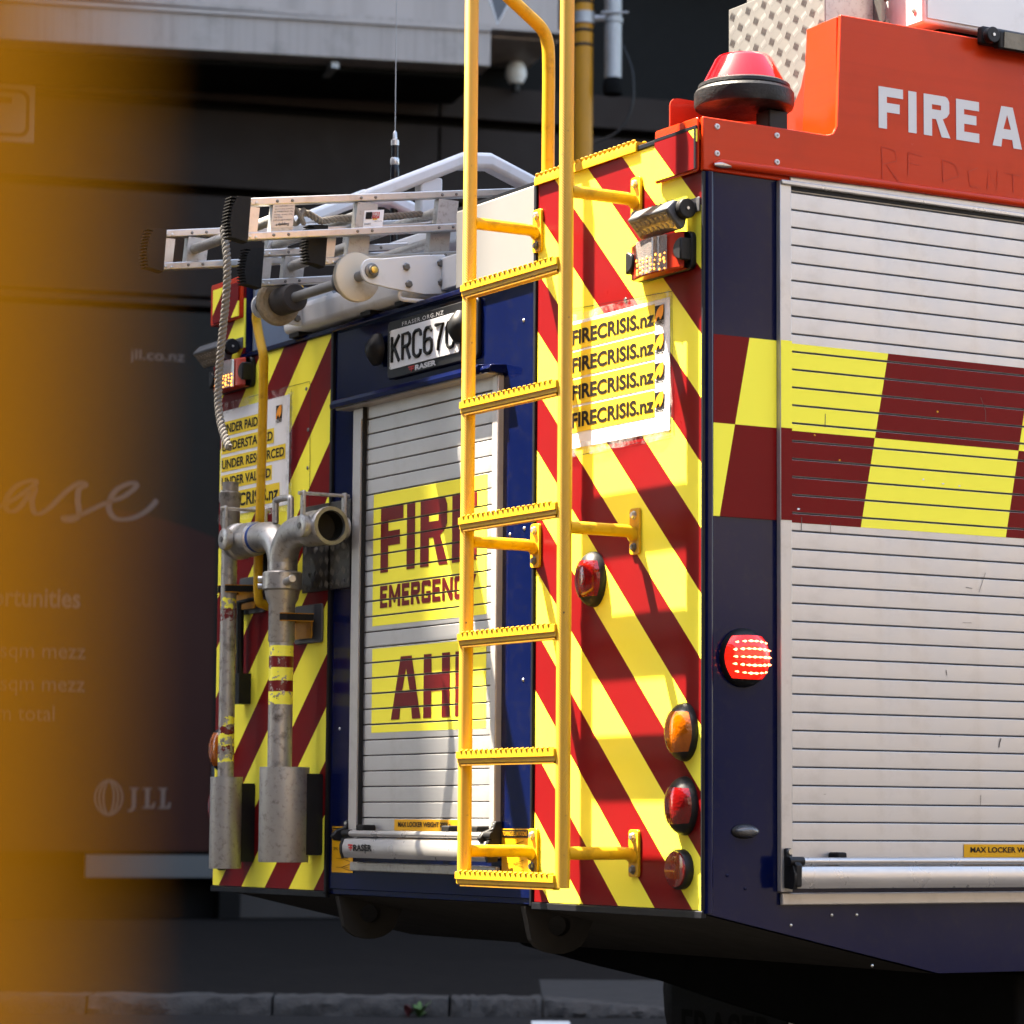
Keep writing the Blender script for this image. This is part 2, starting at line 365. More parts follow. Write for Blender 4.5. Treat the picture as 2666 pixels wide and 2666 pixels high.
# squared block capitals, unit height; s is the stroke as a fraction of the height
def glyph(c, w, s):
    h = 1.; t = s*.92
    if c == 'I': return [[(0, 0), (s, 0), (s, h), (0, h)]]
    if c == 'F': return [[(0, 0), (s, 0), (s, .40), (w*.86, .40), (w*.86, .40+t), (s, .40+t), (s, h-t), (w, h-t), (w, h), (0, h)]]
    if c == 'E': return [[(0, 0), (w, 0), (w, t), (s, t), (s, .42), (w*.88, .42), (w*.88, .42+t), (s, .42+t), (s, h-t), (w, h-t), (w, h), (0, h)]]
    if c == 'R': return [[(0, 0), (s, 0), (s, .42), (w*.48, .42), (w-s*.95, 0), (w+s*.12, 0), (w*.74, .44), (w*.9, .5), (w, .6), (w, .88), (w*.93, .97), (w*.84, h), (0, h)],
                         [(s, .42+t), (w-s, .42+t), (w-s, h-t), (s, h-t)]]
    if c == 'A': return [[(0, 0), (s*1.02, 0), (w*.5-w*.5*(1-.30)+s*.62, .20), (w*.5+w*.5*(1-.30)-s*.62, .20), (w-s*1.02, 0), (w, 0), (w*.5+s*.68, h), (w*.5-s*.68, h)],
                         [(w*.5-w*.5*.36+s*.18, .20+t), (w*.5+w*.5*.36-s*.18, .20+t), (w*.5, .80)]]
    if c == 'H': return [[(0, 0), (s, 0), (s, .41), (w-s, .41), (w-s, 0), (w, 0), (w, h), (w-s, h), (w-s, .41+t*1.15), (s, .41+t*1.15), (s, h), (0, h)]]
    if c == 'M': return [[(0, 0), (s, 0), (s, .62), (w*.5-s*.28, .18), (w*.5+s*.28, .18), (w-s, .62), (w-s, 0), (w, 0), (w, h), (w-s, h), (w*.5, .48), (s, h), (0, h)]]
    if c == 'N': return [[(0, 0), (s, 0), (s, .62), (w-s, 0), (w, 0), (w, h), (w-s, h), (w-s, .40), (s, h), (0, h)]]
    if c == 'G': return [[(w*.12, 0), (w*.88, 0), (w, .1), (w, .52), (w*.5, .52), (w*.5, .52-t), (w-s, .52-t), (w-s, t), (s, t), (s, h-t), (w-s, h-t), (w-s, .72), (w, .72), (w, .9), (w*.88, h), (w*.12, h), (0, .9), (0, .1)]]
    if c == 'C': return [[(w*.12, 0), (w*.88, 0), (w, .1), (w, .3), (w-s, .3), (w-s, t), (s, t), (s, h-t), (w-s, h-t), (w-s, .7), (w, .7), (w, .9), (w*.88, h), (w*.12, h), (0, .9), (0, .1)]]
    if c == 'D': return [[(0, 0), (w*.8, 0), (w, .14), (w, .86), (w*.8, h), (0, h)], [(s, t), (w-s, t), (w-s, h-t), (s, h-t)]]
    if c == 'Y': return [[(w*.5-s*.5, 0), (w*.5+s*.5, 0), (w*.5+s*.5, .40), (w, h), (w-s*1.05, h), (w*.5, .60), (s*1.05, h), (0, h), (w*.5-s*.5, .40)]]
def block(items, z0, z1):
    """items: (char, x0, x1, stroke metres)"""
    H = z1-z0; out = []
    for c, x0, x1, s in items:
        lp = [[(x0+p[0]*H, z0+p[1]*H) for p in l] for l in glyph(c, (x1-x0)/H, s/H)]
        v, f = poly_flat(lp); out.append(([(q.x, q.y) for q in v], f))
    return merge_pf(*out)

# ================================================================== GROUND
g = MB(); g.quad((-300, -300, 0), (300, -300, 0), (300, 300, 0), (-300, 300, 0))
structure(g.build('road', 'asphalt', smooth=False))
kr = Vector((.511, .8595, 0)).normalized(); kb = Vector((-kr.y, kr.x, 0))      # along the kerb / away from the camera
K0 = Vector((-8.30, 4.62, 0))                                               # kerb front where the driveway crossing begins
def kp(a, b, z): p = K0+kr*a+kb*b; return (p.x, p.y, z)
g = MB()
for a0, a1, b0, b1 in ((-16, .0, .36, 30), (2.9, 16, .36, 30), (.0, 2.9, 2.2, 30)):
    g.add_mesh([kp(a0, b0, .086), kp(a1, b0, .086), kp(a1, b1, .1), kp(a0, b1, .1)], [(0, 1, 2, 3)])
structure(g.build('footpath', 'footpath', smooth=False))
g = MB(); g.add_mesh([kp(0, .0, .012), kp(2.9, .0, .012), kp(2.9, 2.2, .088), kp(0, 2.2, .088), kp(-.06, .35, .075), kp(2.96, .35, .075), kp(1.45, 0, .012)],
                     [(0, 6, 1, 5, 4), (4, 5, 2, 3)])
structure(g.build('driveway_apron', 'concrete', smooth=False))
kerb = empty('kerb', K0); structure(kerb)
def stone(a0, a1, h0, h1):
    m = MB(); nx, prof = 22, ((0, -.05), (.004, .3), (.012, .6), (.03, .93), (.055, 1), (.2, 1.), (.36, .98), (.362, -.05))
    rows = []
    for i in range(nx+1):
        t = i/nx; a = a0+(a1-a0)*t; h = h0+(h1-h0)*t
        rows.append([m.bm.verts.new(kp(a+random.uniform(-.006, .006)*(0 < i < nx), b+random.uniform(-.014, .014), max(-.03, z*h+random.uniform(-.008, .005)*(z > 0)))) for b, z in prof])
    for p, q in zip(rows, rows[1:]):
        for k in range(len(prof)-1): m.bm.faces.new((p[k], q[k], q[k+1], p[k+1]))
    m.bm.faces.new(rows[0][::-1]); m.bm.faces.new(rows[-1])
    return m.build('kerb_stone', 'kerb_stone', kerb)
a = -9.0
while a < -.05:
    w = random.choice((.9, .95, 1.0)); b = min(a+w, 0.0); stone(a+.008, b-.008, .10, .10); a = b
stone(.01, .7, .10, .045); stone(2.95, 3.9, .1, .1); stone(3.92, 4.9, .1, .1)
g = MB(); q = Vector((-8.02, 4.38, .004))
g.add_mesh([tuple(q+kr*a+kb*b) for a, b in ((0, -.35), (.2, -.35), (.2, .03), (0, .03))], [(0, 1, 2, 3)])
structure(g.build('road_marking', 'road_paint', smooth=False))
# weed in the gutter
wd = empty('gutter_weed', kp(-.66, -.06, 0)); tag(wd, 'small green weed growing in the gutter against the kerb', 'weed')
def leaf(o, yaw, pitch, ln, wd_):
    m = MB(); d = Vector((math.cos(yaw)*math.cos(pitch), math.sin(yaw)*math.cos(pitch), math.sin(pitch))); s = d.cross(Vector((0, 0, 1))).normalized(); up = s.cross(d)
    L_, Rr = [], []
    for i in range(6):
        t = i/5; c = o+d*ln*t-Vector((0, 0, 1))*ln*.35*t*t; w = wd_*math.sin(math.pi*min(.98, t*.9+.1))
        L_.append(m.bm.verts.new(c+s*w+up*w*.3)); Rr.append(m.bm.verts.new(c-s*w+up*w*.3)); L_[-1]; 
    for i in range(5): m.bm.faces.new((L_[i], L_[i+1], Rr[i+1], Rr[i]))
    return m
base = Vector(kp(-.66, -.06, .002))
for i in range(11):
    leaf(base, random.uniform(0, 6.28), random.uniform(.5, 1.3), random.uniform(.09, .17), .014).build('leaf', 'leaf', wd)
for i in range(4):
    leaf(base+Vector((-.03, -.05, .0)), random.uniform(0, 6.28), random.uniform(.8, 1.4), random.uniform(.08, .12), .02).build('leaf', 'leaf_red', wd)

# ================================================================== BACKGROUND BUILDING
wb = Vector((-20.47, 8.955, 0)); wu = Vector((.2633, .9647, 0)); wnrm = Vector((.9647, -.2633, 0))
def wp(u, z, out=0.): p = wb+wu*u+wnrm*out; return (p.x, p.y, z)
def wall(off): return lambda p: wp(p[0], p[1], off)
def wbox(m, u0, u1, o0, o1, z0, z1, z0b=None, z1b=None):
    z0b = z0 if z0b is None else z0b; z1b = z1 if z1b is None else z1b
    v = [wp(u0, z0, o0), wp(u0, z1, o0), wp(u0, z0, o1), wp(u0, z1, o1), wp(u1, z0b, o0), wp(u1, z1b, o0), wp(u1, z0b, o1), wp(u1, z1b, o1)]
    m.add_mesh(v, [(0, 1, 3, 2), (4, 6, 7, 5), (0, 4, 5, 1), (2, 3, 7, 6), (0, 2, 6, 4), (1, 5, 7, 3)]); return m
bld = empty('dark_building', wp(0, 0, -8)); tag(bld, 'dark brown panelled building with pale canopy behind the fire engine', 'building')
wbox(MB(), -26, 30, -18, -.25, .0, 40).build('wall', 'facade_black', bld, smooth=False)
joints = [-13, -8.2, -3.4, 1.6, 4.6, 7.6, 10.6, 15.5]
for z0, z1, o in ((8.005, 8.36, .0), (7.15, 7.925, .0), (6.06, 7.075, .02)):
    for a, b in zip(joints, joints[1:]):
        wbox(MB(), a+.012, b-.012, -.2, o, z0+.01, z1-.01).build('facade_panel', 'facade_brown', bld, bevel=.006)
for a, b in ((-13, -4.3), (.0, 4.6), (4.64, 10.6)):
    wbox(MB(), a, b, -.2, -.06, .62, 5.95).build('shop_window', 'sign_dark', bld)
wbox(MB(), -13, 10.6, -.2, .05, 5.97, 6.03).build('ledge', 'facade_brown', bld)
wbox(MB(), -.50, -.30, -.2, .12, .1, 5.95).build('pillar', 'facade_black', bld)
wbox(MB(), -.29, 6.0, -.2, .02, .1, .56).build('plinth', 'concrete', bld, bevel=.01)
# canopy: fascia with rain streaks and pale cladding over it
fc = wbox(MB(), -9, 1.72, .2, 1.5, 7.95, 8.32, 8.17, 8.50).build('canopy_fascia', 'canopy_fascia', bld, bevel=.01)
wbox(MB(), -9, 1.72, .2, 1.53, 8.32, 8.36, 8.50, 8.54).build('lip', 'canopy_grey', fc)
wbox(MB(), -9, 1.70, .1, 1.2, 7.90, 7.945, 8.12, 8.165).build('gutter', 'facade_black', fc)
for i, a in enumerate((-6.6, .2)):
    wbox(MB(), a, a+.07, 1.0, 1.42, 7.885+.0193*(a+9)*1., 7.94+.0193*(a+9)).build('bracket', 'galvanised', fc)
wbox(MB(), -9, 2.55, -.2, .95, 8.60, 14.0).build('cladding', 'canopy_grey', bld, bevel=.01)
wbox(MB(), -9, 2.55, -.2, 1.2, 8.56, 8.60, 8.62, 8.66).build('cladding_trim', 'canopy_fascia', bld)
wbox(MB(), 3.8, 12, -.2, .3, 9.9, 14.0).build('cladding', 'facade_black', bld)
# globe lamp on the wall
gl = empty('globe_lamp', wp(2.35, 8.3, .1)); tag(gl, 'small white globe lamp fixed on top of the dark wall panels', 'lamp')
MB().lathe([(.03, 0), (.075, .02), (.105, .08), (.11, .13), (.095, .19), (.06, .23), (.0, .245)], wp(2.35, 8.36, .12), n=20).build('globe', 'white_paint', gl)
MB().lathe([(.04, 0), (.045, .03), (.045, .09)], wp(2.35, 8.29, .12), n=16).build('base', 'black_plastic', gl)
# lease sign over the shopfront
ls = empty('lease_sign', wp(-2.2, .1, .1)); tag(ls, 'dark red lease sign board with pale lettering on the shopfront', 'sign')
wbox(MB(), -4.25, -.54, .0, .06, .72, 5.9).build('backing_board', 'sign_dark', ls)
m = MB(); pts = [(-4.2, .74)]+[(-.59, .74), (-.59, 3.72), (-.8, 3.80), (-1.05, 3.87), (-1.3, 3.93), (-1.7, 3.99), (-2.3, 4.02), (-3.2, 3.98), (-4.2, 3.9)]
A = [m.bm.verts.new(wp(p[0], p[1], .062)) for p in pts]; B = [m.bm.verts.new(wp(p[0], p[1], .08)) for p in pts]
m.bm.faces.new(A); m.bm.faces.new(B[::-1])
for i in range(len(pts)): m.bm.faces.new((A[i], B[i], B[(i+1) % len(pts)], A[(i+1) % len(pts)]))
m.build('red_field', 'sign_red', ls)
def wtext(body, x0, x1, z0, z1, bold=0., mat='sign_text'):
    return flat('lettering', fit(font_flat(body, bold), x0, x1, z0, z1), wall(.084), mat, ls)
wtext('opportunities', -3.05, -1.88, 2.955, 3.19, .02); wtext('300 sqm mezz', -2.98, -1.82, 2.49, 2.68); wtext('420 sqm mezz', -2.98, -1.82, 2.18, 2.37); wtext('720 sqm total', -3.15, -2.10, 1.90, 2.09)
flat('lettering', fit(font_flat('jll.co.nz', .01), -1.45, -.92, 5.385, 5.515), wall(.064), 'sign_text', ls)
# script "ase": one brush stroke
def ribbon(pts, w, pl, name, mat, parent):
    m = MB(); n = len(pts); prev = None
    for i, p in enumerate(pts):
        a = pts[max(0, i-1)]; b = pts[min(n-1, i+1)]; d = Vector((b[0]-a[0], b[1]-a[1])); d = d.normalized() if d.length else Vector((1, 0))
        ww = w*(.55+.55*abs(d.y)); q = (m.bm.verts.new(pl((p[0]-d.y*ww, p[1]+d.x*ww, ))), m.bm.verts.new(pl((p[0]+d.y*ww, p[1]-d.x*ww))))
        if prev: m.bm.faces.new((prev[0], prev[1], q[1], q[0]))
        prev = q
    return m.build(name, mat, parent, smooth=False)
def smooth_path(P, n=8):
    out = []
    for i in range(len(P)-1):
        p0, p1, p2, p3 = P[max(0, i-1)], P[i], P[i+1], P[min(len(P)-1, i+2)]
        for k in range(n):
            t = k/n; out.append(tuple(.5*((2*p1[j])+(-p0[j]+p2[j])*t+(2*p0[j]-5*p1[j]+4*p2[j]-p3[j])*t*t+(-p0[j]+3*p1[j]-3*p2[j]+p3[j])*t**3) for j in range(len(p1))))
    return out+[tuple(P[-1])]
D8 = lambda x, y: (-2.655+x*.002476, 6.33-y*.00483*.5165+.0)
def d8(x, y):   # coordinates read off the sign's own face
    return (-2.66+x/1.4857*.00369, 5.21-((y-0)/1.4857)*.00369)
scr = smooth_path([d8(*p) for p in ((-60, 520), (0, 505), (60, 470), (130, 415), (120, 402), (60, 425), (20, 480), (30, 520), (70, 510), (130, 430), (120, 480), (135, 528), (180, 510), (250, 440), (300, 405), (325, 412), (300, 430), (295, 470), (300, 530), (262, 552), (242, 540), (300, 530), (400, 480), (470, 452), (520, 410), (500, 398), (440, 430), (415, 490), (440, 535), (500, 535), (560, 505), (603, 460))])
ribbon(scr, .026, wall(.086), 'lettering', 'sign_text', ls)
# ringed logo and serif initials
for d_ in (0, .04, .08):
    for c_, s_ in ((-1.545, -1), (-1.595, 1)):
        P = [(c_+s_*(.155-d_)*math.cos(t), 1.235+.172*math.sin(t)) for t in [-1.35+2.7*i/24 for i in range(25)]]
        ribbon(P, .0085, wall(.086+.0012*(s_ > 0)), 'logo_ring', 'sign_text', ls)
def serif(x, ch):
    w = .115; s = .04; H0, H1 = 1.135, 1.33
    if ch == 'L': lp = [[(x, H0), (x+w, H0), (x+w+.01, H0+.06), (x+w-.01, H0+.06), (x+w-.025, H0+.02), (x+.028+s, H0+.02), (x+.028+s, H1-.015), (x+.05+s, H1-.015), (x+.05+s, H1), (x, H1), (x, H1-.015), (x+.028, H1-.015), (x+.028, H0+.015), (x, H0+.015)]]
    else: lp = [[(x, H0-.03), (x+.05, H0-.03), (x+.075, H0), (x+.08, H0+.03), (x+.08, H1-.015), (x+.105, H1-.015), (x+.105, H1), (x+.015, H1), (x+.015, H1-.015), (x+.04, H1-.015), (x+.04, H0+.02), (x+.025, H0-.012), (x, H0-.012)]]
    v, f = poly_flat(lp); return [(p.x, p.y) for p in v], f
flat('lettering', merge_pf(serif(-1.39, 'J'), serif(-1.25, 'L'), serif(-1.10, 'L')), wall(.086), 'sign_text', ls)
wbox(MB(), -1.78, -.52, .0, .14, .49, .70).build('lower_strip', 'sign_strip', ls)
wbox(MB(), -.585, -.53, .0, .10, .72, 1.75).build('edge_strip', 'sign_strip', ls)
# white plate with a black rounded frame and a T, high on the wall
ts = empty('letter_plate', wp(-2.9, 7.45, .03)); tag(ts, 'white plate with black rounded frame and a letter T on wall', 'sign')
wbox(MB(), -3.9, -2.42, .01, .05, 7.46, 8.02).build('plate', 'canopy_grey', ts, bevel=.006)
o1 = rr(-3.84, -2.47, 7.51, 7.97, .09); i1 = rr(-3.805, -2.505, 7.545, 7.935, .07)
v, f = poly_flat([o1, i1]); flat('border', ([(p.x, p.y) for p in v], f), wall(.054), 'label_black', ts)
v, f = poly_flat([[(-2.86, 7.61), (-2.78, 7.61), (-2.78, 7.83), (-2.64, 7.83), (-2.64, 7.89), (-3.0, 7.89), (-3.0, 7.83), (-2.86, 7.83)]])
flat('lettering', ([(p.x, p.y) for p in v], f), wall(.054), 'label_black', ts)

# unseen block added to cast shade over the left of the fire engine
tw = empty('added_shade_block', (-16, -4.8, 0)); tag(tw, 'unseen tall concrete block added to shade the left of the fire engine', 'building')
MB().box(-22.4, -10.49, -8, -1.6, 0, 34).build('wall', 'tower_wall', tw, smooth=False)
wm_ = MB().box(-.02, .05, -1.1, 1.1, 0, 1.7); wo = wm_.build('window', 'tower_glass', tw, loc=(-10.49, -6.6, 2))
for iz in range(9):
    for iy in range(2):
        if iz or iy: dup(wo, (-10.49, -6.6+iy*3.0, 2+iz*3.5))

# unseen block added behind the viewer to cut sky light on the rear
rb = empty('added_sky_blocker', (10, -24, 0)); tag(rb, 'unseen dark brick block added behind the viewer to hold back sky light', 'building')
MB().box(-14, 40, -34, -15, 0, 17).build('wall', 'brick_dark', rb, smooth=False)
wo = MB().box(-1.0, 1.0, -.02, .05, 0, 1.7).build('window', 'tower_glass', rb, loc=(-12, -15, 1.2))
for iz in range(5):
    for i in range(16):
        if iz or i: dup(wo, (-12+i*3.2, -15, 1.2+iz*3.2))
# unseen sunlit row added on the right to bounce warm light
rw = empty('added_bounce_row', (22, 10, 0)); tag(rw, 'unseen low cream row added across the street for warm bounce light', 'building')
MB().box(16, 26, -30, 60, 0, 9.5).build('wall', 'row_wall', rw, smooth=False)
wo = MB().box(-.05, .02, -1.0, 1.0, 0, 1.6).build('window', 'tower_glass', rw, loc=(16, -27, 5.4))
for i in range(1, 28): dup(wo, (16, -27+i*3.1, 5.4))
wo = MB().box(-.05, .02, -1.3, 1.3, 0, 2.2).build('shop_window', 'tower_glass', rw, loc=(16, -27, .6))
for i in range(1, 28): dup(wo, (16, -27+i*3.1, .6))

# ================================================================== TRAFFIC SIGNAL POLE (behind)
px, py = -12.612, 7.538                     # on the far footpath, about 20 m from the viewer
tp = empty('signal_pole', (px, py, .09)); tag(tp, 'orange yellow signal pole with clamped grey pipe behind the ladder', 'pole')
rt = Vector((cam_right.x, cam_right.y, 0)).normalized(); fw = Vector((-rt.y, rt.x, 0))
pz = lambda z: 1.05+(z-1.05)*1.53
MB().cyl((px, py, .09), (px, py, 8.4), .070, n=28).build('pole', 'pole_orange', tp)
gv = Vector((px, py, 0))+rt*.217
MB().cyl((gv.x, gv.y, pz(4.57)), (gv.x, gv.y, 8.4), .063, n=24).build('grey_pipe', 'galvanised', tp)
MB().lathe([(.071, 0), (.078, .04), (.071, .1), (.06, .12)], (gv.x, gv.y, pz(4.57)-.12), n=20).build('pipe_end', 'chassis_black', tp)
for z in (4.72, 4.79, 4.93): MB().lathe([(.071, 0), (.076, .012), (.071, .024)], (px, py, pz(z)), n=24).build('black_band', 'black_plastic', tp)
def clamp(z, full):
    z = pz(z); m = MB(); m.lathe([(.072, -.043), (.084, -.043), (.084, .043), (.072, .043)], (px, py, z), n=28, ring=True)
    if full:
        a = Vector((px, py, z))+rt*.08; b = Vector((gv.x, gv.y, z))-rt*.04
        m.tube([a, b], .03, 8); m.lathe([(.064, -.017), (.072, -.017), (.072, .017), (.064, .017)], (gv.x, gv.y, z-.014), n=24, ring=True)
        m.cyl(Vector((gv.x, gv.y, z+.03))-rt*.09-fw*.07, Vector((gv.x, gv.y, z+.03))+rt*.11-fw*.07, .009, n=8)
    else: m.tube([Vector((px, py, z))+rt*.07, Vector((px, py, z))+rt*.125], .02, 8)
    return m.build('clamp', 'galvanised', tp)
clamp(4.86, True); clamp(5.03, False)
# lantern backboard seen at an angle, with its white border
c0 = Vector((px, py, 0))-rt*.60
def bp(u, z, d=0): q = c0+rt*u*1.43+fw*d; return (q.x, q.y, pz(z))
oc = [(-.06, 6.1), (-.07, 4.98), (-.02, 4.83), (.055, 4.96), (.06, 5.3), (.05, 6.1)]
bb = MB(); A = [bb.bm.verts.new(bp(*p)) for p in oc]; B = [bb.bm.verts.new(bp(p[0], p[1], .03)) for p in oc]
bb.bm.faces.new(A); bb.bm.faces.new(B[::-1])
for i in range(6): bb.bm.faces.new((A[i], B[i], B[(i+1) % 6], A[(i+1) % 6]))
bk = bb.build('backboard', 'lamp_grey', tp)
MB().tube([bp(p[0], p[1], -.008) for p in oc], .011, 8).build('white_border', 'white_paint', bk)
m = MB(); m.tube([bp(-.015, 5.14, -.03), bp(-.015, 5.28, -.14), bp(-.015, 6.0, -.14)], .12, 16, True, [.085, .125, .125]); m.build('lantern', 'black_plastic', tp)
m = MB(); m.cyl(bp(.0, 5.7, .03), (px, py, pz(5.7)), .03, n=10); m.build('mount_arm', 'black_plastic', tp)
m = MB(); m.tube(smooth_path([bp(.04, 5.02, .1), bp(.13, 5.08, .12), bp(.25, 5.12, .1), bp(.40, 5.2, .02)], 6), .009, 8); m.build('cable', 'black_plastic', tp)
q = lambda u, z: tuple(Vector((gv.x, gv.y, pz(z)))+rt*u*1.43+fw*.1)
m = MB(); m.tube(smooth_path([q(.05, 4.75), q(.10, 4.62), q(.10, 4.45), q(.03, 4.33), q(-.10, 4.27)], 6), .009, 8); m.build('cable', 'black_plastic', tp)

# ================================================================== NEAR POST (out of focus beside the lens)
d_post = .168; pr = .045
pc = CAM+cam_fwd*d_post-cam_right*(d_post*(1333-150)/7850+pr); pc.z = 0
np_ = empty('yellow_post', pc); tag(np_, 'blurred orange yellow post standing right beside the viewer', 'post')
MB().cyl((pc.x, pc.y, 0), (pc.x, pc.y, 1.9), pr, n=40).build('shaft', 'post_yellow', np_)
MB().lathe([(.09, .0), (.09, .015), (.06, .02)], (pc.x, pc.y, 0), n=24).build('base_plate', 'galvanised', np_)

# ================================================================== FIRE ENGINE
FE = empty('fire_engine', (-1.3, 2.5, 0)); tag(FE, 'dark blue fire engine with red and yellow chevron rear and roller shutters', 'fire engine')
YB = 4.7
# --- body shell (dark blue), tapered underneath at the rear overhang
m = MB()
low = [(.0, .845), (.667, .699), (1.35, .699), (1.35, 1.0), (1.5, 1.2), (2.6, 1.2), (2.75, 1.0), (2.75, .699), (YB, .699)]
prof = lambda zt: low+[(YB, zt), (.0, zt)]
m.prism([(.0, .845), (.667, .699), (1.35, .699), (1.35, .845)], 'x', -2.6, -.001)
m.prism([(.0, .845), (1.35, .845), (1.35, 2.43), (.0, 2.43)], 'x', -2.6, -.001) if False else m.box(-2.6, -.001, .0, 1.35, .845, 2.425)
m.box(-2.6, -.001, 1.35, 2.75, 1.2, 2.425); m.prism([(1.35, .845), (1.5, 1.2), (1.35, 1.2)], 'x', -2.6, -.001)
m.box(-2.6, -.001, 2.75, YB, .699, 2.425)
m.box(-.745, -.001, .0, YB, 2.425, 2.655); m.box(-2.6, -2.44, .0, YB, 2.425, 2.66)
body = m.build('body_shell', 'blue_paint', FE, smooth=False)
m = MB(); m.box(-2.44, -.745, .6, YB, 2.425, 2.56); m.build('roof_deck', 'checker_dark', FE, smooth=False)
MB().box(-2.437, -2.425, .02, 3.4, 2.426, 2.655).build('bay_side_liner', 'bay_grey', FE)
MB().box(-2.42, -1.17, .02, .6, 2.426, 2.434).build('bay_floor', 'bay_grey', FE)
MB().box(-2.42, -1.17, .585, .598, 2.436, 2.64).build('bay_back', 'bay_grey', FE)
# --- rear: chevron panels with black edge trims
cr = MB().box(-.738, -.004, -.006, 0, .852, 2.645).build('chevron_panel', 'chevron_right', FE); cr['label'] = 'chevron panel with ladder, lamps and poster'
m = MB(); m.prism([(-2.596, .852), (-1.862, .852), (-1.862, 2.419), (-2.444, 2.419), (-2.444, 2.65), (-2.596, 2.65)], 'y', -.006, 0)
cl = m.build('chevron_panel', 'chevron_left', FE); cl['label'] = 'chevron panel behind the standpipes'
for x0, x1, z0, z1 in ((-.751, -.740, .84, 2.655), (-1.860, -1.846, .84, 2.43), (-.740, .004, .833, .850), (-2.6, -1.846, .833, .850), (-.002, .006, .852, 2.545)):
    MB().box(x0, x1, -.012, .001, z0, z1).build('edge_trim', 'trim_black', FE, bevel=.002)
MB().box(-.739, -.005, -.010, .001, 2.646, 2.658).build('edge_trim', 'trim_black', FE, bevel=.002)
MB().box(-2.444, -1.848, -.014, .001, 2.420, 2.436).build('edge_trim', 'blue_paint', FE, bevel=.003)
MB().cyl((.002, .006, .845), (.002, .006, 2.545), .012, n=14).build('corner_bead', 'blue_paint', FE)
MB().box(-1.844, -.753, -.004, .001, .858, 2.425).build('centre_panel', 'blue_paint', FE, bevel=.002)
MB().box(-1.844, -.753, -.02, .1, 2.418, 2.436).build('top_flange', 'blue_paint', FE, bevel=.005)
# --- underside
m = MB(); m.add_mesh([(-2.58, .0, .8435), (-.02, .0, .8435), (-.02, .667, .697), (-2.58, .667, .697)], [(0, 1, 2, 3)]); m.build('underside', 'underbody', FE, smooth=False)
m = MB(); m.add_mesh([(-2.58, .667, .697), (-.02, .667, .697), (-.02, 1.35, .697), (-2.58, 1.35, .697)], [(0, 1, 2, 3)]); m.build('underside', 'underbody', FE, smooth=False)
m = MB()
for x in (-1.72, -.88): m.box(x-.04, x+.04, 1.3, 6.9, .62, .84)
m.build('chassis', 'chassis_black', FE)
m = MB(); m.prism([(-2.55, .69), (-2.48, .662), (-2.1, .623), (-1.7, .59), (-1.4, .549), (-1.0, .50), (-.6, .47), (-.12, .47), (-.12, .69)], 'y', 1.0, 1.3); m.build('rear_spoiler', 'chassis_black', FE, bevel=.01)
m = MB(); m.cyl((-2.2, 2.05, .52), (-.4, 2.05, .52), .07, n=14); m.lathe([(.08, -.24), (.2, -.1), (.2, .1), (.08, .24)], (-1.3, 2.05, .52), (1, 0, 0), 20); m.build('rear_axle', 'chassis_black', FE)
for sx in (-.72, -1.88):
    mf = MB().box(sx-.3, sx+.3, 1.365, 1.375, .26, .9).build('mud_flap', 'rubber', FE)
    flat('flap_lettering', fit(font_flat('FRASER', .02), sx-.24, sx+.24, .36, .48), rear(-1.362), 'flap_grey', mf)
def wheel(x, y, w):
    t = MB().lathe([(.30, -w), (.44, -w), (.50, -w*.75), (.515, -w*.4), (.515, w*.4), (.50, w*.75), (.44, w), (.30, w)], (x, y, .515), (1, 0, 0), 40, True).build('wheel', 'tyre', FE)
    MB().lathe([(.06, -w*.6), (.29, -w*.7), (.295, w*.7), (.12, w*.5), (.06, w*.8)], (x, y, .515), (1, 0, 0), 28).build('rim', 'aluminium', t)
for y in (2.05, 5.9):
    for x, w in ((-.22, .17), (-2.38, .17)): wheel(x, y, w)
for sx in (-.45, -2.15): wheel(sx-.05, 2.05, .14) if False else None
# cab, beyond the frame
m = MB(); m.prism([(4.72, .7), (7.1, .7), (7.2, 1.3), (7.05, 1.7), (6.85, 2.6), (6.6, 2.75), (4.72, 2.75)], 'x', -2.5, -.1); m.build('cab', 'orange_paint', FE, bevel=.06)
MB().box(-.1, -.09, 5.0, 5.7, 1.65, 2.45).build('cab_window', 'tower_glass', FE); MB().box(-.1, -.09, 5.8, 6.6, 1.65, 2.45).build('cab_window', 'tower_glass', FE)
m = MB(); m.prism([(7.085, 1.75), (7.095, 1.75), (6.9, 2.5), (6.89, 2.5)], 'x', -2.35, -.25); m.build('windscreen', 'tower_glass', FE)
# towing eyes
for x in (-.80, -1.80):
    P = [(.0, .838), (.21, .838), (.2, .80)]+[(.1+.085*math.cos(R(a)), .775+.055*math.sin(R(a))) for a in range(0, -181, -20)]
    m = MB()
    v, f = poly_flat([P, [(.1+.032*math.cos(R(a)), .79+.026*math.sin(R(a))) for a in range(0, 360, 24)]])
    for sx in (-.01, .01): m.add_mesh([(x+sx, p.x, p.y) for p in v], f)
    n = len(P)
    m.add_mesh([(x-.01, *p) for p in P]+[(x+.01, *p) for p in P], [(i, (i+1) % n, n+(i+1) % n, n+i) for i in range(n)])
    m.build('towing_eye', 'underbody', FE, smooth=False)

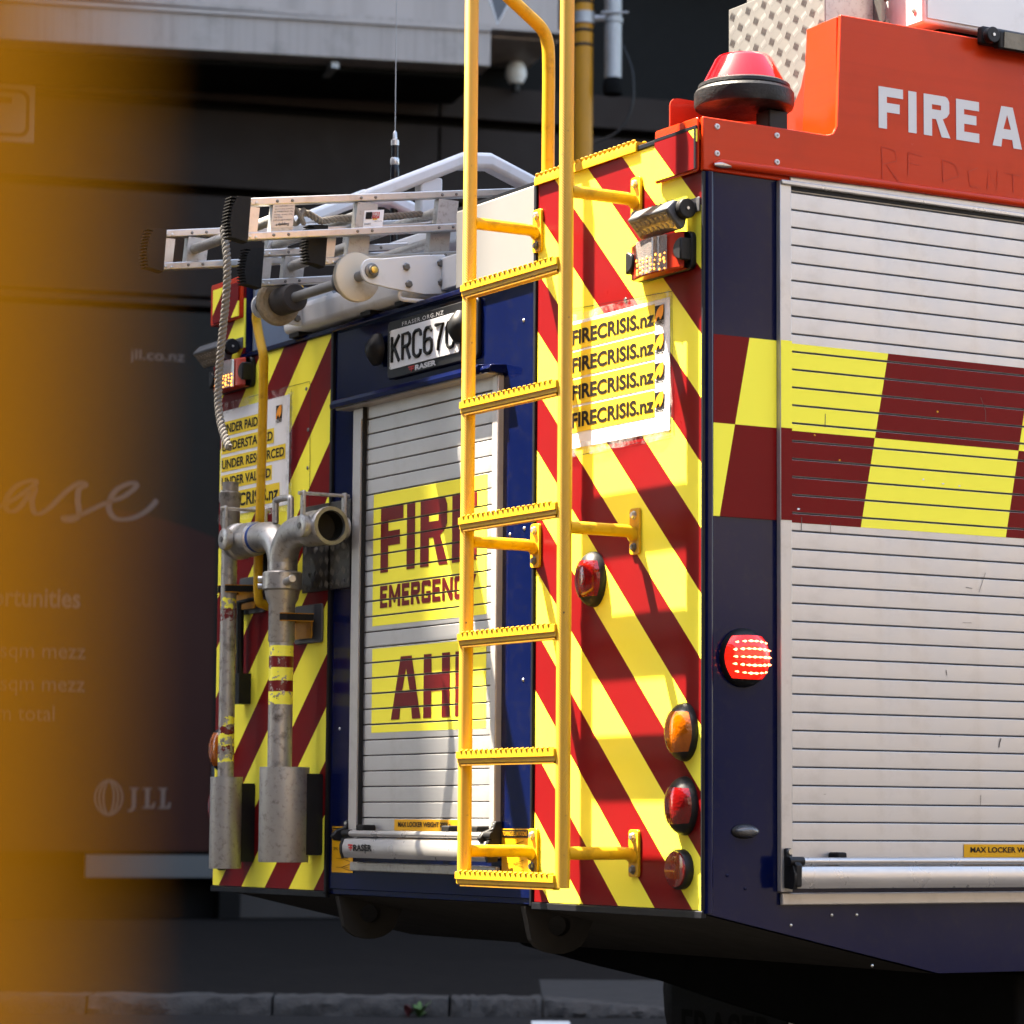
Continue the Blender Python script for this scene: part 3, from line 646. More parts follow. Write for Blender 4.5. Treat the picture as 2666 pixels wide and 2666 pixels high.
# --- roller shutters
PITCH = .04204
def slat_profile(m, a, b, axis, off):
    """one slat, long along x (axis x, rear door) or y (side door); face bulges a touch"""
    h = PITCH-.0027
    P = [(0, .006), (-.0035, .0052), (-.0058, .003), (-.006, -.003)] if False else None
    prof = [(.004, 0.), (-.0052, 0.0), (-.0066, .0016), (-.0070, h*.5), (-.0066, h-.0016), (-.0052, h), (.004, h)]
    V0 = [(a, off+p[0], p[1]) if axis == 'x' else (-(off+p[0]), a, p[1]) for p in prof]
    V1 = [(b, off+p[0], p[1]) if axis == 'x' else (-(off+p[0]), b, p[1]) for p in prof]
    n = len(prof); m.add_mesh(V0+V1, [(i, i+1, n+i+1, n+i) for i in range(n-1)]+[tuple(range(n)), tuple(range(2*n-1, n-1, -1))]); return m
# rear door
rs = MB().box(-1.64, -.936, .0005, .0095, 1.0, 2.19)
rs = rs.build('rear_shutter', 'groove_black', FE)
RZ = [1.0560+PITCH*(k-1) for k in range(28)]
redges = []
mb = slat_profile(MB(), -1.636, -.938, 'x', .0); first = mb.build('slat', 'shutter_silver', rs, loc=(0, -.0045, RZ[0]))
for k, z in enumerate(RZ):
    if z > 2.17: break
    if k: dup(first, (0, -.0045, z))
    redges.append((z, z+PITCH-.0027))
OFFR = .0121
def on_rear(name, pf, mat, lift): return flat(name, slice_pf(pf, redges, .0012), rear(OFFR+lift), mat, rs)
on_rear('sign_patch', rect_pf(-1.59, -.972, 1.574, 1.936), 'sheet_yellow', 0); on_rear('sign_patch', rect_pf(-1.588, -.970, 1.284, 1.512), 'sheet_yellow', 0)
on_rear('lettering', block([('F', -1.545, -1.418, .043), ('I', -1.397, -1.352, .045), ('R', -1.322, -1.178, .046), ('E', -1.151, -1.022, .044)], 1.717, 1.897), 'letter_red', .0012)
em = []; ws = (.042, .064, .042, .05, .05, .044, .056, .05, .056); gp = (.523-sum(ws))/8; x = -1.545
for c, w in zip('EMERGENCY', ws): em.append((c, x, x+w, .0145)); x += w+gp
on_rear('lettering', block(em, 1.621, 1.681), 'letter_red', .0012)
on_rear('lettering', block([('A', -1.475, -1.311, .045), ('H', -1.296, -1.156, .042), ('I', -1.127, -1.085, .042)], 1.317, 1.485), 'letter_red', .0012)
flat('weight_label', rect_pf(-1.449, -1.09, 1.021, 1.051), rear(OFFR+.001), 'label_amber', rs)
flat('lettering', fit(font_flat('MAX LOCKER WEIGHT 200Kg', .03), -1.427, -1.143, 1.0275, 1.0445), rear(OFFR+.002), 'brown_print', rs)
for x0, x1 in ((-1.700, -1.642), (-.934, -.906)):
    MB().box(x0, x1, -.022, .002, .955, 2.183).build('door_frame', 'frame_silver', FE, bevel=.003)
MB().box(-1.6545, -1.6425, -.027, -.0225, 1.0, 2.15).build('door_frame_lip', 'frame_silver', FE)
MB().box(-1.6418, -1.6365, -.022, .002, .99, 2.183).build('door_seal', 'groove_black', FE)
m = MB(); m.prism([(-.003, 2.218), (-.06, 2.210), (-.066, 2.198), (-.064, 2.186), (-.055, 2.186), (-.05, 2.19), (-.003, 2.192)], 'x', -1.76, -.945); m.build('drip_rail', 'blue_paint', FE, bevel=.002)
m = MB(); m.prism([(-.003, 2.210), (-.05, 2.206), (-.056, 2.196), (-.05, 2.186), (-.003, 2.186)], 'x', -.942, -.893); m.build('drip_rail', 'blue_paint', FE, bevel=.002)
MB().box(-1.752, -.91, -.05, -.003, 2.1835, 2.1905).build('lintel', 'frame_silver', FE, bevel=.002)
MB().box(-1.694, -.905, -.018, -.004, .910, .935).build('door_sill', 'aluminium_dull', FE, bevel=.003)
def pull_bar(axis, a0, a1, z0, z1, off, zh, flag):
    """lift bar: wide silver extrusion, round handle over it and black end caps"""
    T = (lambda t, d, z: (t, -d, z)) if axis == 'x' else (lambda t, d, z: (d, t, z))
    hz = z1-z0; prof = [(off-.03, z0), (off-.006, z0-.002), (off, z0+hz*.25), (off+.001, z0+hz*.6), (off-.006, z1-.004), (off-.018, z1), (off-.035, z1)]
    def ext(m, p, a, b):
        n = len(p); m.add_mesh([T(a, *q) for q in p]+[T(b, *q) for q in p], [(i, (i+1) % n, n+(i+1) % n, n+i) for i in range(n)]+[tuple(range(n)), tuple(range(2*n-1, n-1, -1))]); return m
    bar = ext(MB(), prof, a0+.012, a1-.012).build('lift_bar', 'bar_silver', FE)
    cap = [(d+(.002 if d > off-.02 else 0), z0+(z-z0-hz/2)*1.08+hz/2) for d, z in prof]
    for a, b in ((a0, a0+.012), (a1-.012, a1)): ext(MB(), cap, a, b).build('end_cap', 'black_plastic', bar)
    MB().cyl(T(a0+.03, off-.014, zh), T(a1-.03, off-.014, zh), .0085, n=16).build('handle_rod', 'bar_silver', bar)
    for a, b in ((a0-.005, a0+.035), (a1-.035, a1+.005)):
        MB().cyl(T(a, off-.014, zh), T(b, off-.014, zh), .0105, n=14).build('rod_end', 'black_plastic', bar)
    return bar, T
bar, T = pull_bar('x', -1.662, -.868, .949, 1.001, .064, 1.012, 0)
flat('lettering', fit(font_flat('RASER', .045), -1.583, -1.476, .9655, .983), rear(.066), 'label_black', bar)
ff = poly_flat([[(0, 0), (.25, 0), (.25, .35), (.9, .35), (.9, .6), (.25, .6), (.25, .75), (1, .75), (1, 1), (-.9, 1), (-.75, .75), (0, .75), (0, .6), (-.62, .6), (-.5, .35), (0, .35)]])
flat('emblem', fit(ff, -1.615, -1.586, .9655, .983), rear(.066), 'label_red', bar)
for x in (-1.575, -1.105, -.96):
    MB().box(x-.022, x+.02, -.052, -.012, 1.018, 1.036).build('bump_stop', 'rubber', rs, bevel=.004)
for x, s in ((-1.705, 1), (-.905, -1)):
    mb = MB(); mb.prism([(-.004, .99), (-.06, .992), (-.07, 1.004), (-.058, 1.02), (-.03, 1.03), (-.024, 1.048), (-.004, 1.048)], 'x', x-.008, x+.008)
    bq = mb.build('bar_bracket', 'black_plastic', FE, bevel=.003)
    MB().cyl((x, -.018, 1.038), (x, -.028, 1.038), .006, n=12).build('bolt', 'steel_bolt', bq)
# towing stickers
def tow_sticker(x0, x1):
    o = flat('towing_sticker', rect_pf(x0, x1, .904, 1.030), rear(.0056), 'label_amber', FE)
    flat('header', rect_pf(x0+.003, x1-.003, 1.008, 1.027), rear(.0066), 'label_black', o)
    flat('lettering', fit(font_flat('TOWING EYE LIMITATIONS', .015), x0+.008, x1-.008, 1.012, 1.0235), rear(.0076), 'label_amber', o)
    flat('lettering', fit(font_flat('SWL 10t', .01), x0+.012, x0+.06, .965, .974), rear(.0066), 'brown_print', o)
    for zc in (.990, .943, .918):
        for a, b in (((.06, 0), (.11, .010)), ((.06, 0), (.11, -.008)), ((.028, 0), (.06, 0)), ((.07, .002), (.1, .0))):
            ribbon([(x0+a[0], zc+a[1]), (x0+b[0], zc+b[1])], .0009, rear(.0066), 'diagram_line', 'brown_print', o)
    return o
tow_sticker(-1.824, -1.698); tow_sticker(-.896, -.763)
# --- number plate, its surround and lamps
ps = MB(); ps.prism(rr(-1.515, -1.02, 2.243, 2.402, .016), 'y', -.016, -.0045); ps = ps.build('plate_surround', 'black_plastic', FE, bevel=.003)
MB().prism(rr(-1.494, -1.112, 2.268, 2.376, .008), 'y', -.0195, -.0165).build('number_plate', 'label_white', ps, bevel=.001)
# embossed characters
kk = []
def glyph_line(ch, x0, x1, z0, z1, t):
    X = lambda u: x0+(x1-x0)*u; Z = lambda v: z0+(z1-z0)*v
    S = {'K': [[(0, 0), (0, 1)], [(1, 1), (0, .42)], [(.28, .60), (1, 0)]],
         'R': [[(0, 0), (0, 1), (.7, 1), (.95, .9), (1, .76), (.95, .6), (.7, .52), (0, .5)], [(.5, .5), (1, 0)]],
         'C': [[(1, .76), (.95, .92), (.7, 1), (.3, 1), (.05, .9), (0, .74), (0, .26), (.05, .1), (.3, 0), (.7, 0), (.95, .08), (1, .24)]],
         '6': [[(.95, .84), (.75, .99), (.3, .99), (.05, .85), (0, .6), (0, .25), (.08, .08), (.3, 0), (.7, 0), (.95, .1), (1, .28), (.95, .45), (.7, .55), (.3, .55), (.02, .46)]],
         '7': [[(0, 1), (1, 1), (.45, .35), (.35, 0)]],
         '0': [[(.5, 1), (.2, .96), (0, .78), (0, .22), (.2, .04), (.5, 0), (.8, .04), (1, .22), (1, .78), (.8, .96), (.5, 1)]]}[ch]
    for s in S:
        m = MB(); m.tube([(X(u), -.0205, Z(v)) for u, v in s], t, 6); yield m
for i, ch in enumerate('KRC670'):
    x0 = -1.478+i*.0605
    for m in glyph_line(ch, x0, x0+.041, 2.286, 2.356, .0052): m.build('plate_character', 'label_black', ps)
flat('lettering', fit(font_flat('FRASER.ORG.NZ', .01, 1.25), -1.427, -1.199, 2.380, 2.391), rear(.0185), 'letter_white', ps)
flat('lettering', fit(font_flat('RASER', .05), -1.352, -1.236, 2.249, 2.264), rear(.0185), 'letter_white', ps)
flat('emblem', fit(ff, -1.392, -1.355, 2.249, 2.264), rear(.0185), 'label_red', ps)
for x in (-1.49, -1.13):
    for z in (2.273, 2.371): MB().cyl((x, -.0195, z), (x, -.0215, z), .003, n=8).build('screw', 'steel_bolt', ps)
def plate_lamp(x):
    m = MB(); N_ = 14
    rows = []
    for i in range(9):
        t = i/8; z = 2.29+.085*t; hw = .032*math.sin(math.pi*(.14+.74*t))+.004; dp = .034*math.sin(math.pi*(.12+.76*t))+.004
        rows.append([m.bm.verts.new((x+hw*math.cos(math.pi*k/N_), -.0165-dp*math.sin(math.pi*k/N_), z)) for k in range(N_+1)])
    for p, q in zip(rows, rows[1:]):
        for k in range(N_): m.bm.faces.new((p[k], p[k+1], q[k+1], q[k]))
    m.bm.faces.new(rows[0][::-1]); m.bm.faces.new(rows[-1])
    return m.build('plate_lamp', 'black_plastic', FE)
plate_lamp(-1.564); plate_lamp(-1.105)
for x, z in ((-.81, 2.31), (-.87, 1.77), (-.80, 1.78), (-.80, 1.40), (-1.79, 1.3)):
    MB().lathe([(.005, 0), (.004, .0015), (.001, .003)], (x, -.004, z), (0, -1, 0), 10).build('rivet', 'steel_bolt', FE)

# --- posters with peeling tape
def poster(x0, x1, z0, z1, lb):
    o = flat('poster', rect_pf(x0, x1, z0, z1), rear(.0085), 'label_white', FE); o['label'] = lb; return o
p1 = poster(-.585, -.135, 1.958, 2.272, 'white poster repeating a web address on yellow bars')
def flame(o, x0, x1, z0, z1):
    flat('emblem', rect_pf(x0, x1, z0, z1), rear(.0105), 'label_black', o)
    X = lambda u: x0+(x1-x0)*u; Z = lambda v: z0+(z1-z0)*v
    lp = [(X(u), Z(v)) for u, v in ((.02, .02), (.1, .4), (.3, .72), (.62, .93), (1, .99), (.99, .6), (.9, .3), (.72, .1), (.6, .02), (.55, .2), (.45, .27), (.3, .2), (.2, .02))]
    v, f = poly_flat([lp]); flat('emblem', ([(p.x, p.y) for p in v], f), rear(.0115), 'label_orange', o)
    flat('lettering', fit(font_flat('NZPFU', .03), x0, x1, z0-.011, z0-.001), rear(.0105), 'label_black', o)
for i in range(4):
    zt = 2.267-i*.0685
    flat('yellow_bar', rect_pf(-.580, -.198, zt-.0655, zt-.003), rear(.0095), 'label_yellow', p1)
    flat('lettering', fit(font_flat('FIRECRISIS.nz', .034), -.566, -.200, zt-.054, zt-.0165), rear(.0105), 'brown_print', p1)
    flame(p1, -.196, -.158, zt-.046, zt-.009)
p2 = poster(-2.584, -2.122, 1.955, 2.277, 'white poster with protest lines on yellow bars')
for i, (t, xr) in enumerate((('UNDER PAID', -2.33), ('UNDERSTAFFED', -2.228), ('UNDER RESOURCED', -2.15), ('UNDER VALUED', -2.238), ('FIRECRISIS.nz', -2.185))):
    zt = 2.243-i*.054-(0 if i < 4 else .002); hh = .044 if i < 4 else .056
    flat('yellow_bar', rect_pf(-2.578, xr+.006, zt-hh, zt), rear(.0095), 'label_yellow', p2)
    flat('lettering', fit(font_flat(t, .024), -2.572, xr, zt-hh+.008, zt-.008), rear(.0105), 'label_black', p2)
flame(p2, -2.208, -2.17, 2.212, 2.252)
# tape strips: crumpled clear film along the edges, dull where they lift
def tape(x0, x1, z0, z1, mat='label_white', n=9, k=.004):
    up, dn = [], []
    m = MB()
    for i in range(n+1):
        t = i/n
        if x1-x0 > z1-z0:
            a = (x0+(x1-x0)*t, z0+random.uniform(-k, k)); b = (x0+(x1-x0)*t, z1+random.uniform(-k, k))
        else: a = (x0+random.uniform(-k, k), z0+(z1-z0)*t); b = (x1+random.uniform(-k, k), z0+(z1-z0)*t)
        d = .0125+random.uniform(0, .003); up.append(m.bm.verts.new((a[0], -d, a[1]))); dn.append(m.bm.verts.new((b[0], -d-.001, b[1])))
    for i in range(n): m.bm.faces.new((up[i], up[i+1], dn[i+1], dn[i]))
    m.build('tape_strip', mat, FE, smooth=False)
def film(name):
    m, N, L, B = nt(name); B.inputs['Base Color'].default_value = (.75, .74, .72, 1); B.inputs['Roughness'].default_value = .2
    f = ramp(N, L, noise(N, L, 22, 8, .75), .42, .66)
    L.new(mth(N, L, 'MULTIPLY', f, .34), B.inputs['Alpha'])
film('tape_film')
tape(-.58, -.13, 2.262, 2.29, 'tape_film'); tape(-.58, -.13, 1.938, 1.968, 'tape_film'); tape(-.143, -.118, 1.95, 2.28, 'tape_film')
tape(-2.585, -2.11, 2.27, 2.30, 'tape_film'); tape(-2.13, -2.09, 1.96, 2.28, 'tape_film'); tape(-2.585, -2.11, 1.935, 1.962, 'tape_film')

# hatch seams under the posters
for P in ([(-.60, 2.306), (-.128, 2.284), (-.122, 1.948)], [(-.58, 1.938), (-.13, 1.944)]): ribbon(P, .0011, rear(.0078), 'hatch_seam', 'trim_black', FE)
for P in ([(-2.40, 2.300), (-2.0, 2.299), (-1.993, 2.290), (-1.988, 1.95), (-1.988, 1.70)], [(-2.115, 2.29), (-2.113, 1.96)]): ribbon(P, .0011, rear(.0078), 'hatch_seam', 'trim_black', FE)
for x, z in ((-2.02, 2.28), (-2.005, 2.16), (-2.005, 2.05), (-.33, 2.293)):
    MB().lathe([(.006, 0), (.005, .002), (.001, .003)], (x, -.0065, z), (0, -1, 0), 10).build('rivet', 'dark_bolt', FE)
# --- oval tail lamps
def dome(x, z, a, c, d, mat, name, parent, zl0=-1, zl1=1, grow=1., axis='rear', y0=0., xl=9.):
    m = MB(); nu, nv = 40, 16; rows = []
    for j in range(nv+1):
        e = (math.pi/2)*j/nv
        rr_, dd = math.cos(e)**.75, math.sin(e)
        rows.append([(a*grow*rr_*math.cos(2*math.pi*i/nu), c*grow*rr_*math.sin(2*math.pi*i/nu), d*grow*dd) for i in range(nu)])
    def pt(p): return (x+p[0], -y0-p[2], z+p[1]) if axis == 'rear' else (y0+p[2], x+p[0], z+p[1])
    vs = {}
    for j in range(nv):
        for i in range(nu):
            q = [(j, i), (j, (i+1) % nu), (j+1, (i+1) % nu), (j+1, i)]
            mid = sum(rows[u][v][1] for u, v in q)/4
            midx = sum(rows[u][v][0] for u, v in q)/4
            if not (zl0*c <= mid <= zl1*c) or abs(midx) > xl*a: continue
            if j == nv-1: q = q[:3]
            f = []
            for u, v in q:
                key = (u, v) if u < nv else (u, 0)
                if key not in vs: vs[key] = m.bm.verts.new(pt(rows[u][v]))
                f.append(vs[key])
            try: m.bm.faces.new(f)
            except ValueError: pass
    return m.build(name, mat, parent)
def tail_lamp(x, z, mat, nm, axis='rear', a=.052, c=.0675, y0=.006, cap=.66, lit=False):
    o = dome(x, z, a, c, .042, 'black_plastic', nm, FE, axis=axis, y0=y0)
    m = MB(); nu, nv = 14, 14; rows = []
    for j in range(nv+1):
        zz = cap*c*(2*j/nv-1)*.999; xm = .955*a*math.sqrt(max(0, 1-(zz/c)**2))
        row = []
        for i in range(nu+1):
            xx = xm*(2*i/nu-1); zi = zz*(1-.10*(xx/a)**2)
            e = (xx/a)**2+(zi/c)**2; d = .0428*max(0, 1-e**1.35)**.5+.0018
            row.append(m.bm.verts.new((x+xx, -y0-d, z+zi) if axis == 'rear' else (y0+d, x+xx, z+zi)))
        rows.append(row)
    for p, q in zip(rows, rows[1:]):
        for i in range(nu): m.bm.faces.new((p[i], p[i+1], q[i+1], q[i]))
    m.build('lens', mat, o)
    return o
l = tail_lamp(-.463, 1.630, 'lens_red', 'tail_lamp'); l['label'] = 'red tail lamp halfway up'
l = tail_lamp(-.071, 1.2545, 'lens_amber', 'turn_lamp', cap=.70); l = tail_lamp(-.071, 1.0865, 'lens_red', 'tail_lamp', cap=.62); l['label'] = 'red tail lamp under the amber one'
tail_lamp(-2.53, 1.2545, 'lens_amber', 'turn_lamp', cap=.74); tail_lamp(-2.53, 1.0865, 'lens_red', 'tail_lamp')
tail_lamp(-2.137, 1.630, 'lens_red', 'tail_lamp')
for x in (-.082, -2.52):
    o = MB().lathe([(.046, 0), (.046, .014), (.042, .02)], (x, -.006, .9425), (0, -1, 0), 32).build('reflector', 'black_plastic', FE)
    MB().lathe([(.0415, .0195), (.0405, .0235), (.03, .025), (.0, .0255)], (x, -.006, .9425), (0, -1, 0), 32).build('lens', 'reflector_red', o)
sd = tail_lamp(.104, 1.425, 'lens_red_lit', 'side_flasher', 'side', .066, .068, .001, .74); sd['label'] = 'lit red flashing lamp on the blue corner'
m = MB()
for row, n in ((-.037, 6), (-.019, 7), (0, 7), (.019, 7), (.037, 6)):
    for i in range(n):
        u = (i-(n-1)/2)*.0152+.001
        if (u/.06)**2+(row/.062)**2 > .98: continue
        d = .0428*max(0, 1-((u/.066)**2+(row/.068)**2)**1.35)**.5+.0022
        z_ = 1.425+row*(1-.25*(u/.06)**2); h_ = random.uniform(.0022, .0034)
        m.add_mesh([(.0016+d+b_, .104+u+a_*random.uniform(.8, 1.1), z_+c_) for a_, b_, c_ in ((-.0092, -.0006, 0), (0, .0006, h_), (.0092, -.0006, 0), (0, .0006, -h_), (0, .0018, 0))], [(0, 1, 4), (1, 2, 4), (2, 3, 4), (3, 0, 4)])
m.build('led', 'led_red', sd)
mk = dome(.111, 1.0295, .033, .014, .022, 'lens_marker', 'marker_lamp', FE, axis='side', y0=.001)
dome(.108, 1.0295, .037, .017, .008, 'black_plastic', 'gasket', mk, axis='side', y0=.0005)
# --- flasher units (red housing, clear lens, black bosses)
def flasher(xc, zc):
    o = MB(); o.prism(rr(xc-.118, xc+.118, zc-.045, zc+.045, .016), 'y', -.022, -.0065); o = o.build('flasher_unit', 'black_plastic', FE, bevel=.003)
    m = MB(); prof = []
    n = 16
    for z in (zc-.043, zc-.039, zc+.039, zc+.043):
        k = 1 if abs(z-zc) < .04 else .93
        prof.append([m.bm.verts.new((xc-.112*k+.224*k*i/n, -.022-(.036*math.sin(math.pi*(.10+.80*i/n))**.7)*k, z)) for i in range(n+1)])
    for p, q in zip(prof, prof[1:]):
        for i in range(n): m.bm.faces.new((p[i], p[i+1], q[i+1], q[i]))
    for row in (prof[0], prof[-1]):
        m.bm.faces.new(row+[m.bm.verts.new((xc+.105, -.021, row[0].co.z)), m.bm.verts.new((xc-.105, -.021, row[0].co.z))])
    m.build('housing', 'red_orange_inner', o)
    m = MB(); rows = []
    for z in (zc-.0415, zc+.0415):
        rows.append([m.bm.verts.new((xc-.066+.132*i/10, -.0245-.036*math.sin(math.pi*(.10+.80*((.046+.132*i/10)/.224)))**.7-.0012, z)) for i in range(11)])
    for i in range(10): m.bm.faces.new((rows[0][i], rows[0][i+1], rows[1][i+1], rows[1][i]))
    m.build('lens', 'lens_clear', o)
    m = MB()
    for iz in range(4):
        for ix in range(8):
            x = xc-.058+ix*.0166+random.uniform(-.003, .003); z = zc-.036+iz*.0105+random.uniform(-.003, .003)
            y = -.0262-.036*math.sin(math.pi*(.10+.80*((x-xc+.112)/.224)))**.7
            k_ = random.uniform(.45, 1.1); m.lathe([(.0032*k_, 0), (.0042*k_, .0006), (.0015*k_, .0022)], (x+random.uniform(-.001, .001), y, z), (0, -1, 0), 6)
    m.build('led', 'led_amber', o)
    for s in (-1, 1):
        MB().prism([(xc+s*.118, zc-.027)]+[(xc+s*(.118-.034*math.sin(R(a))), zc-.027*math.cos(R(a))) for a in range(20, 161, 20)]+[(xc+s*.118, zc+.027)], 'y', -.052, -.02).build('boss', 'black_plastic', o, bevel=.004)
    return o
flasher(-.145, 2.366); flasher(-2.472, 2.372)
# --- LED work lamps on swivel brackets
def work_lamp(x, z):
    """long LED lamp head tilted down and back, on a disc hinge and a flat bracket"""
    o = MB().box(x-.045, x+.002, -.0115, -.0065, z-.020, z+.014).build('work_lamp', 'lamp_grey', FE, bevel=.0015)
    o['label'] = 'swivelling LED work lamp'
    MB().box(x-.040, x-.012, -.034, -.011, z-.016, z+.004).build('bracket_arm', 'lamp_grey', o, bevel=.002)
    hx, hy, hz = x-.018, -.036, z-.014
    MB().cyl((hx-.012, hy, hz), (hx+.010, hy, hz), .0235, n=28).build('hinge_disc', 'black_plastic', o, bevel=.003)
    MB().cyl((hx+.010, hy, hz), (hx+.0125, hy, hz), .0035, n=12).build('bolt', 'steel_bolt', o)
    q = lambda p: (p[0], p[1]+z-2.474)
    gt, gb = Vector((-.083, 2.457)), Vector((-.042, 2.412))
    prof = [q(p) for p in ((gt.x, gt.y), (gb.x, gb.y), (-.030, 2.420), (-.024, 2.445), (-.030, 2.470), (-.052, 2.481), (-.060, 2.480))]
    MB().prism(prof, 'x', hx-.178, hx-.010).build('lamp_head', 'lamp_grey', o, bevel=.004)
    nr = Vector((gb.y-gt.y, -(gb.x-gt.x))).normalized()     # out of the glass, down and back
    def on(t, d): p = gt.lerp(gb, t)+nr*d; return q((p.x, p.y))
    MB().prism([on(.10, -.001), on(.10, .0014), on(.92, .0014), on(.92, -.001)], 'x', hx-.172, hx-.018).build('glass', 'lens_lamp', o)
    m = MB()
    for i in range(8):
        for t in (.32, .68):
            p = on(t, .0014); m.lathe([(.0078, 0), (.0072, .0012), (.003, .0005), (.001, .0012)], (hx-.162+i*.0192, p[0], p[1]), (0, nr.x, nr.y), 12)
    m.build('led_reflector', 'lens_led', o)
    for i in range(9):
        xx = hx-.165+i*.0165
        MB().prism([q(p) for p in ((-.028, 2.469), (-.052, 2.480), (-.054, 2.485), (-.027, 2.474))], 'x', xx, xx+.004).build('cooling_fin', 'lamp_grey', o)
    return o
work_lamp(-.012, 2.474); work_lamp(-2.448, 2.474)

# --- yellow access ladder
LX, RX, LY = -.733, -.278, -.207
zb = .896
m = MB(); m.tube([(0, 0, 0), (0, 0, 2.30)], .0172, 24); m.build('ladder_rail', 'yellow_grip', FE, loc=(RX, LY, zb))
pth = [(0, 0, 0), (0, 0, 2.12)]+[(0, .045-.045*math.cos(R(t)), 2.12+.045*math.sin(R(t))) for t in (30, 60)]+[(0, .05, 2.19), (0, .17, 2.186), (0, .205, 2.175), (0, .222, 2.15), (0, .227, 2.10), (0, .227, 1.76)]
pth = [(0, 0, 0), (0, 0, 2.16), (0, .006, 2.19), (0, .022, 2.212), (0, .05, 2.222)]
m = MB(); m.tube([(0, 0, 0), (0, 0, 2.24), (0, .01, 2.27), (0, .03, 2.285)], .0172, 24); m.build('ladder_rail', 'yellow_grip', FE, loc=(LX, LY, zb))
hp = smooth_path([(LX, LY+.03, zb+2.285), (LX, -.150, 3.150), (LX, -.05, 3.082), (LX, -.005, 3.05), (LX, .014, 3.018), (LX, .019, 2.96), (LX, .019, 2.80), (LX, .019, 2.668)], 6)
m = MB(); m.tube(hp, .0165, 20); m.build('grab_rail', 'yellow_paint', FE)
def rung(z):
    m = MB(); y0, y1 = LY-.024, LY+.022
    m.prism([(y0, z-.001), (y0, z-.017), (y0+.004, z-.017), (y0+.004, z-.028), (y1, z-.028), (y1, z), (y0+.003, z)], 'x', LX-.004, RX-.004)
    n = 18
    for i in range(n):
        x = LX+.022+(RX-LX-.052)*i/(n-1)
        for yy, k in ((y0+.002, 1.), (LY+.004, .9)):
            m.lathe([(.0052, -.002), (.0048, .0035), (.0028, .0042), (.0022, .0015)], (x, yy, z), (0, -.35 if yy < LY-.02 else 0, 1), 8)
    return m
r0 = rung(0); r0 = r0.build('ladder_rung', 'yellow_paint', FE, loc=(0, 0, 2.368))
for z in (2.076, 1.789, 1.504, 1.2165, .926): dup(r0, (0, 0, z))
# dark scuffed shoe under each tread
sc = MB().box(LX+.012, RX-.01, LY-.019, LY-.0005, -.0345, -.0285); sc = sc.build('tread_shoe', 'worn_tread', FE, loc=(0, 0, 2.368))
for z in (2.076, 1.789, 1.504, 1.2165, .926): dup(sc, (0, 0, z))
def knurl_x(name): pass
for X in (LX, RX):
    for z in (2.527, 1.7315, .976):
        o = MB(); o.tube([(0, LY+.012, 0), (0, -.04, 0), (0, -.024, -.002), (0, -.012, -.012)], .0150, 20); o = o.build('standoff', 'yellow_paint', FE, loc=(X, 0, z))
        p = MB(); p.prism(rr(-.021, .021, -.055, .055, .008), 'y', -.0135, -.0065); p.build('foot_plate', 'yellow_paint', o, loc=(X, 0, z), bevel=.001)
        for s in (-1, 1):
            bq = MB(); bq.lathe([(.0115, 0), (.0115, .002), (.0085, .003), (.0082, .0075), (.006, .009)], (0, -.0137, 0), (0, -1, 0), 6); bq.build('bolt', 'steel_bolt' if s > 0 else 'dark_bolt', o, loc=(X, 0, z+.038*s), smooth=False)
# toothed step along the roof edge
m = MB(); m.prism([(-.016, 2.644), (-.016, 2.662), (-.012, 2.668), (.06, 2.668), (.06, 2.660), (-.010, 2.660), (-.010, 2.644)], 'x', -.742, -.275)
for i in range(22):
    x = -.732+i*.0212
    for yy in (-.012, .018, .045): m.lathe([(.0058, -.002), (.0052, .005), (.003, .0062), (.0022, .002)], (x, yy, 2.668), (0, -.3 if yy < 0 else 0, 1), 8)
m.build('roof_step', 'yellow_paint', FE)
# left yellow grab rail
gp_ = smooth_path([(-2.19, .06, 2.60), (-2.195, .0, 2.595), (-2.20, -.055, 2.565), (-2.203, -.08, 2.52), (-2.197, -.08, 2.48), (-2.175, -.08, 2.43), (-2.155, -.08, 2.39), (-2.152, -.08, 2.35), (-2.153, -.08, 2.18), (-2.16, -.08, 1.94), (-2.165, -.08, 1.70), (-2.165, -.06, 1.665), (-2.165, -.01, 1.66)], 6)
m = MB(); m.tube(gp_, .0135, 18); m.build('grab_rail', 'yellow_paint', FE)

# --- side: shutter, frames, checker band
YS0, YS1 = .233, 1.10
ss = MB().box(-.0105, -.0015, YS0-.004, YS1+.004, .95, 2.545).build('side_shutter', 'groove_black', FE)
mb = slat_profile(MB(), YS0, YS1, 'y', .0); f2 = mb.build('slat', 'shutter_silver', ss, loc=(.0045, 0, 1.0105-PITCH*1))
sedges = []
for k in range(38):
    z = 1.0105+PITCH*(k-1)
    if z > 2.53: break
    if k: dup(f2, (.0045, 0, z))
    sedges.append((z, z+PITCH-.0027))
MB().box(.0, .016, .199, .232, .892, 2.545).build('door_frame', 'frame_silver', FE, bevel=.002)
MB().box(.0, .016, YS1+.001, YS1+.034, .892, 2.545).build('door_frame', 'frame_silver', FE, bevel=.002)
OFFS = .0121
def cell(y0t, y1t, z0, z1, zr=1.745, k=.1995):
    """slanted check: edges lean forward at the top"""
    return [(y0t+(z0-zr)*k, z0), (y1t+(z0-zr)*k, z0), (y1t+(z1-zr)*k, z1), (y0t+(z1-zr)*k, z1)], [(0, 1, 2, 3)]
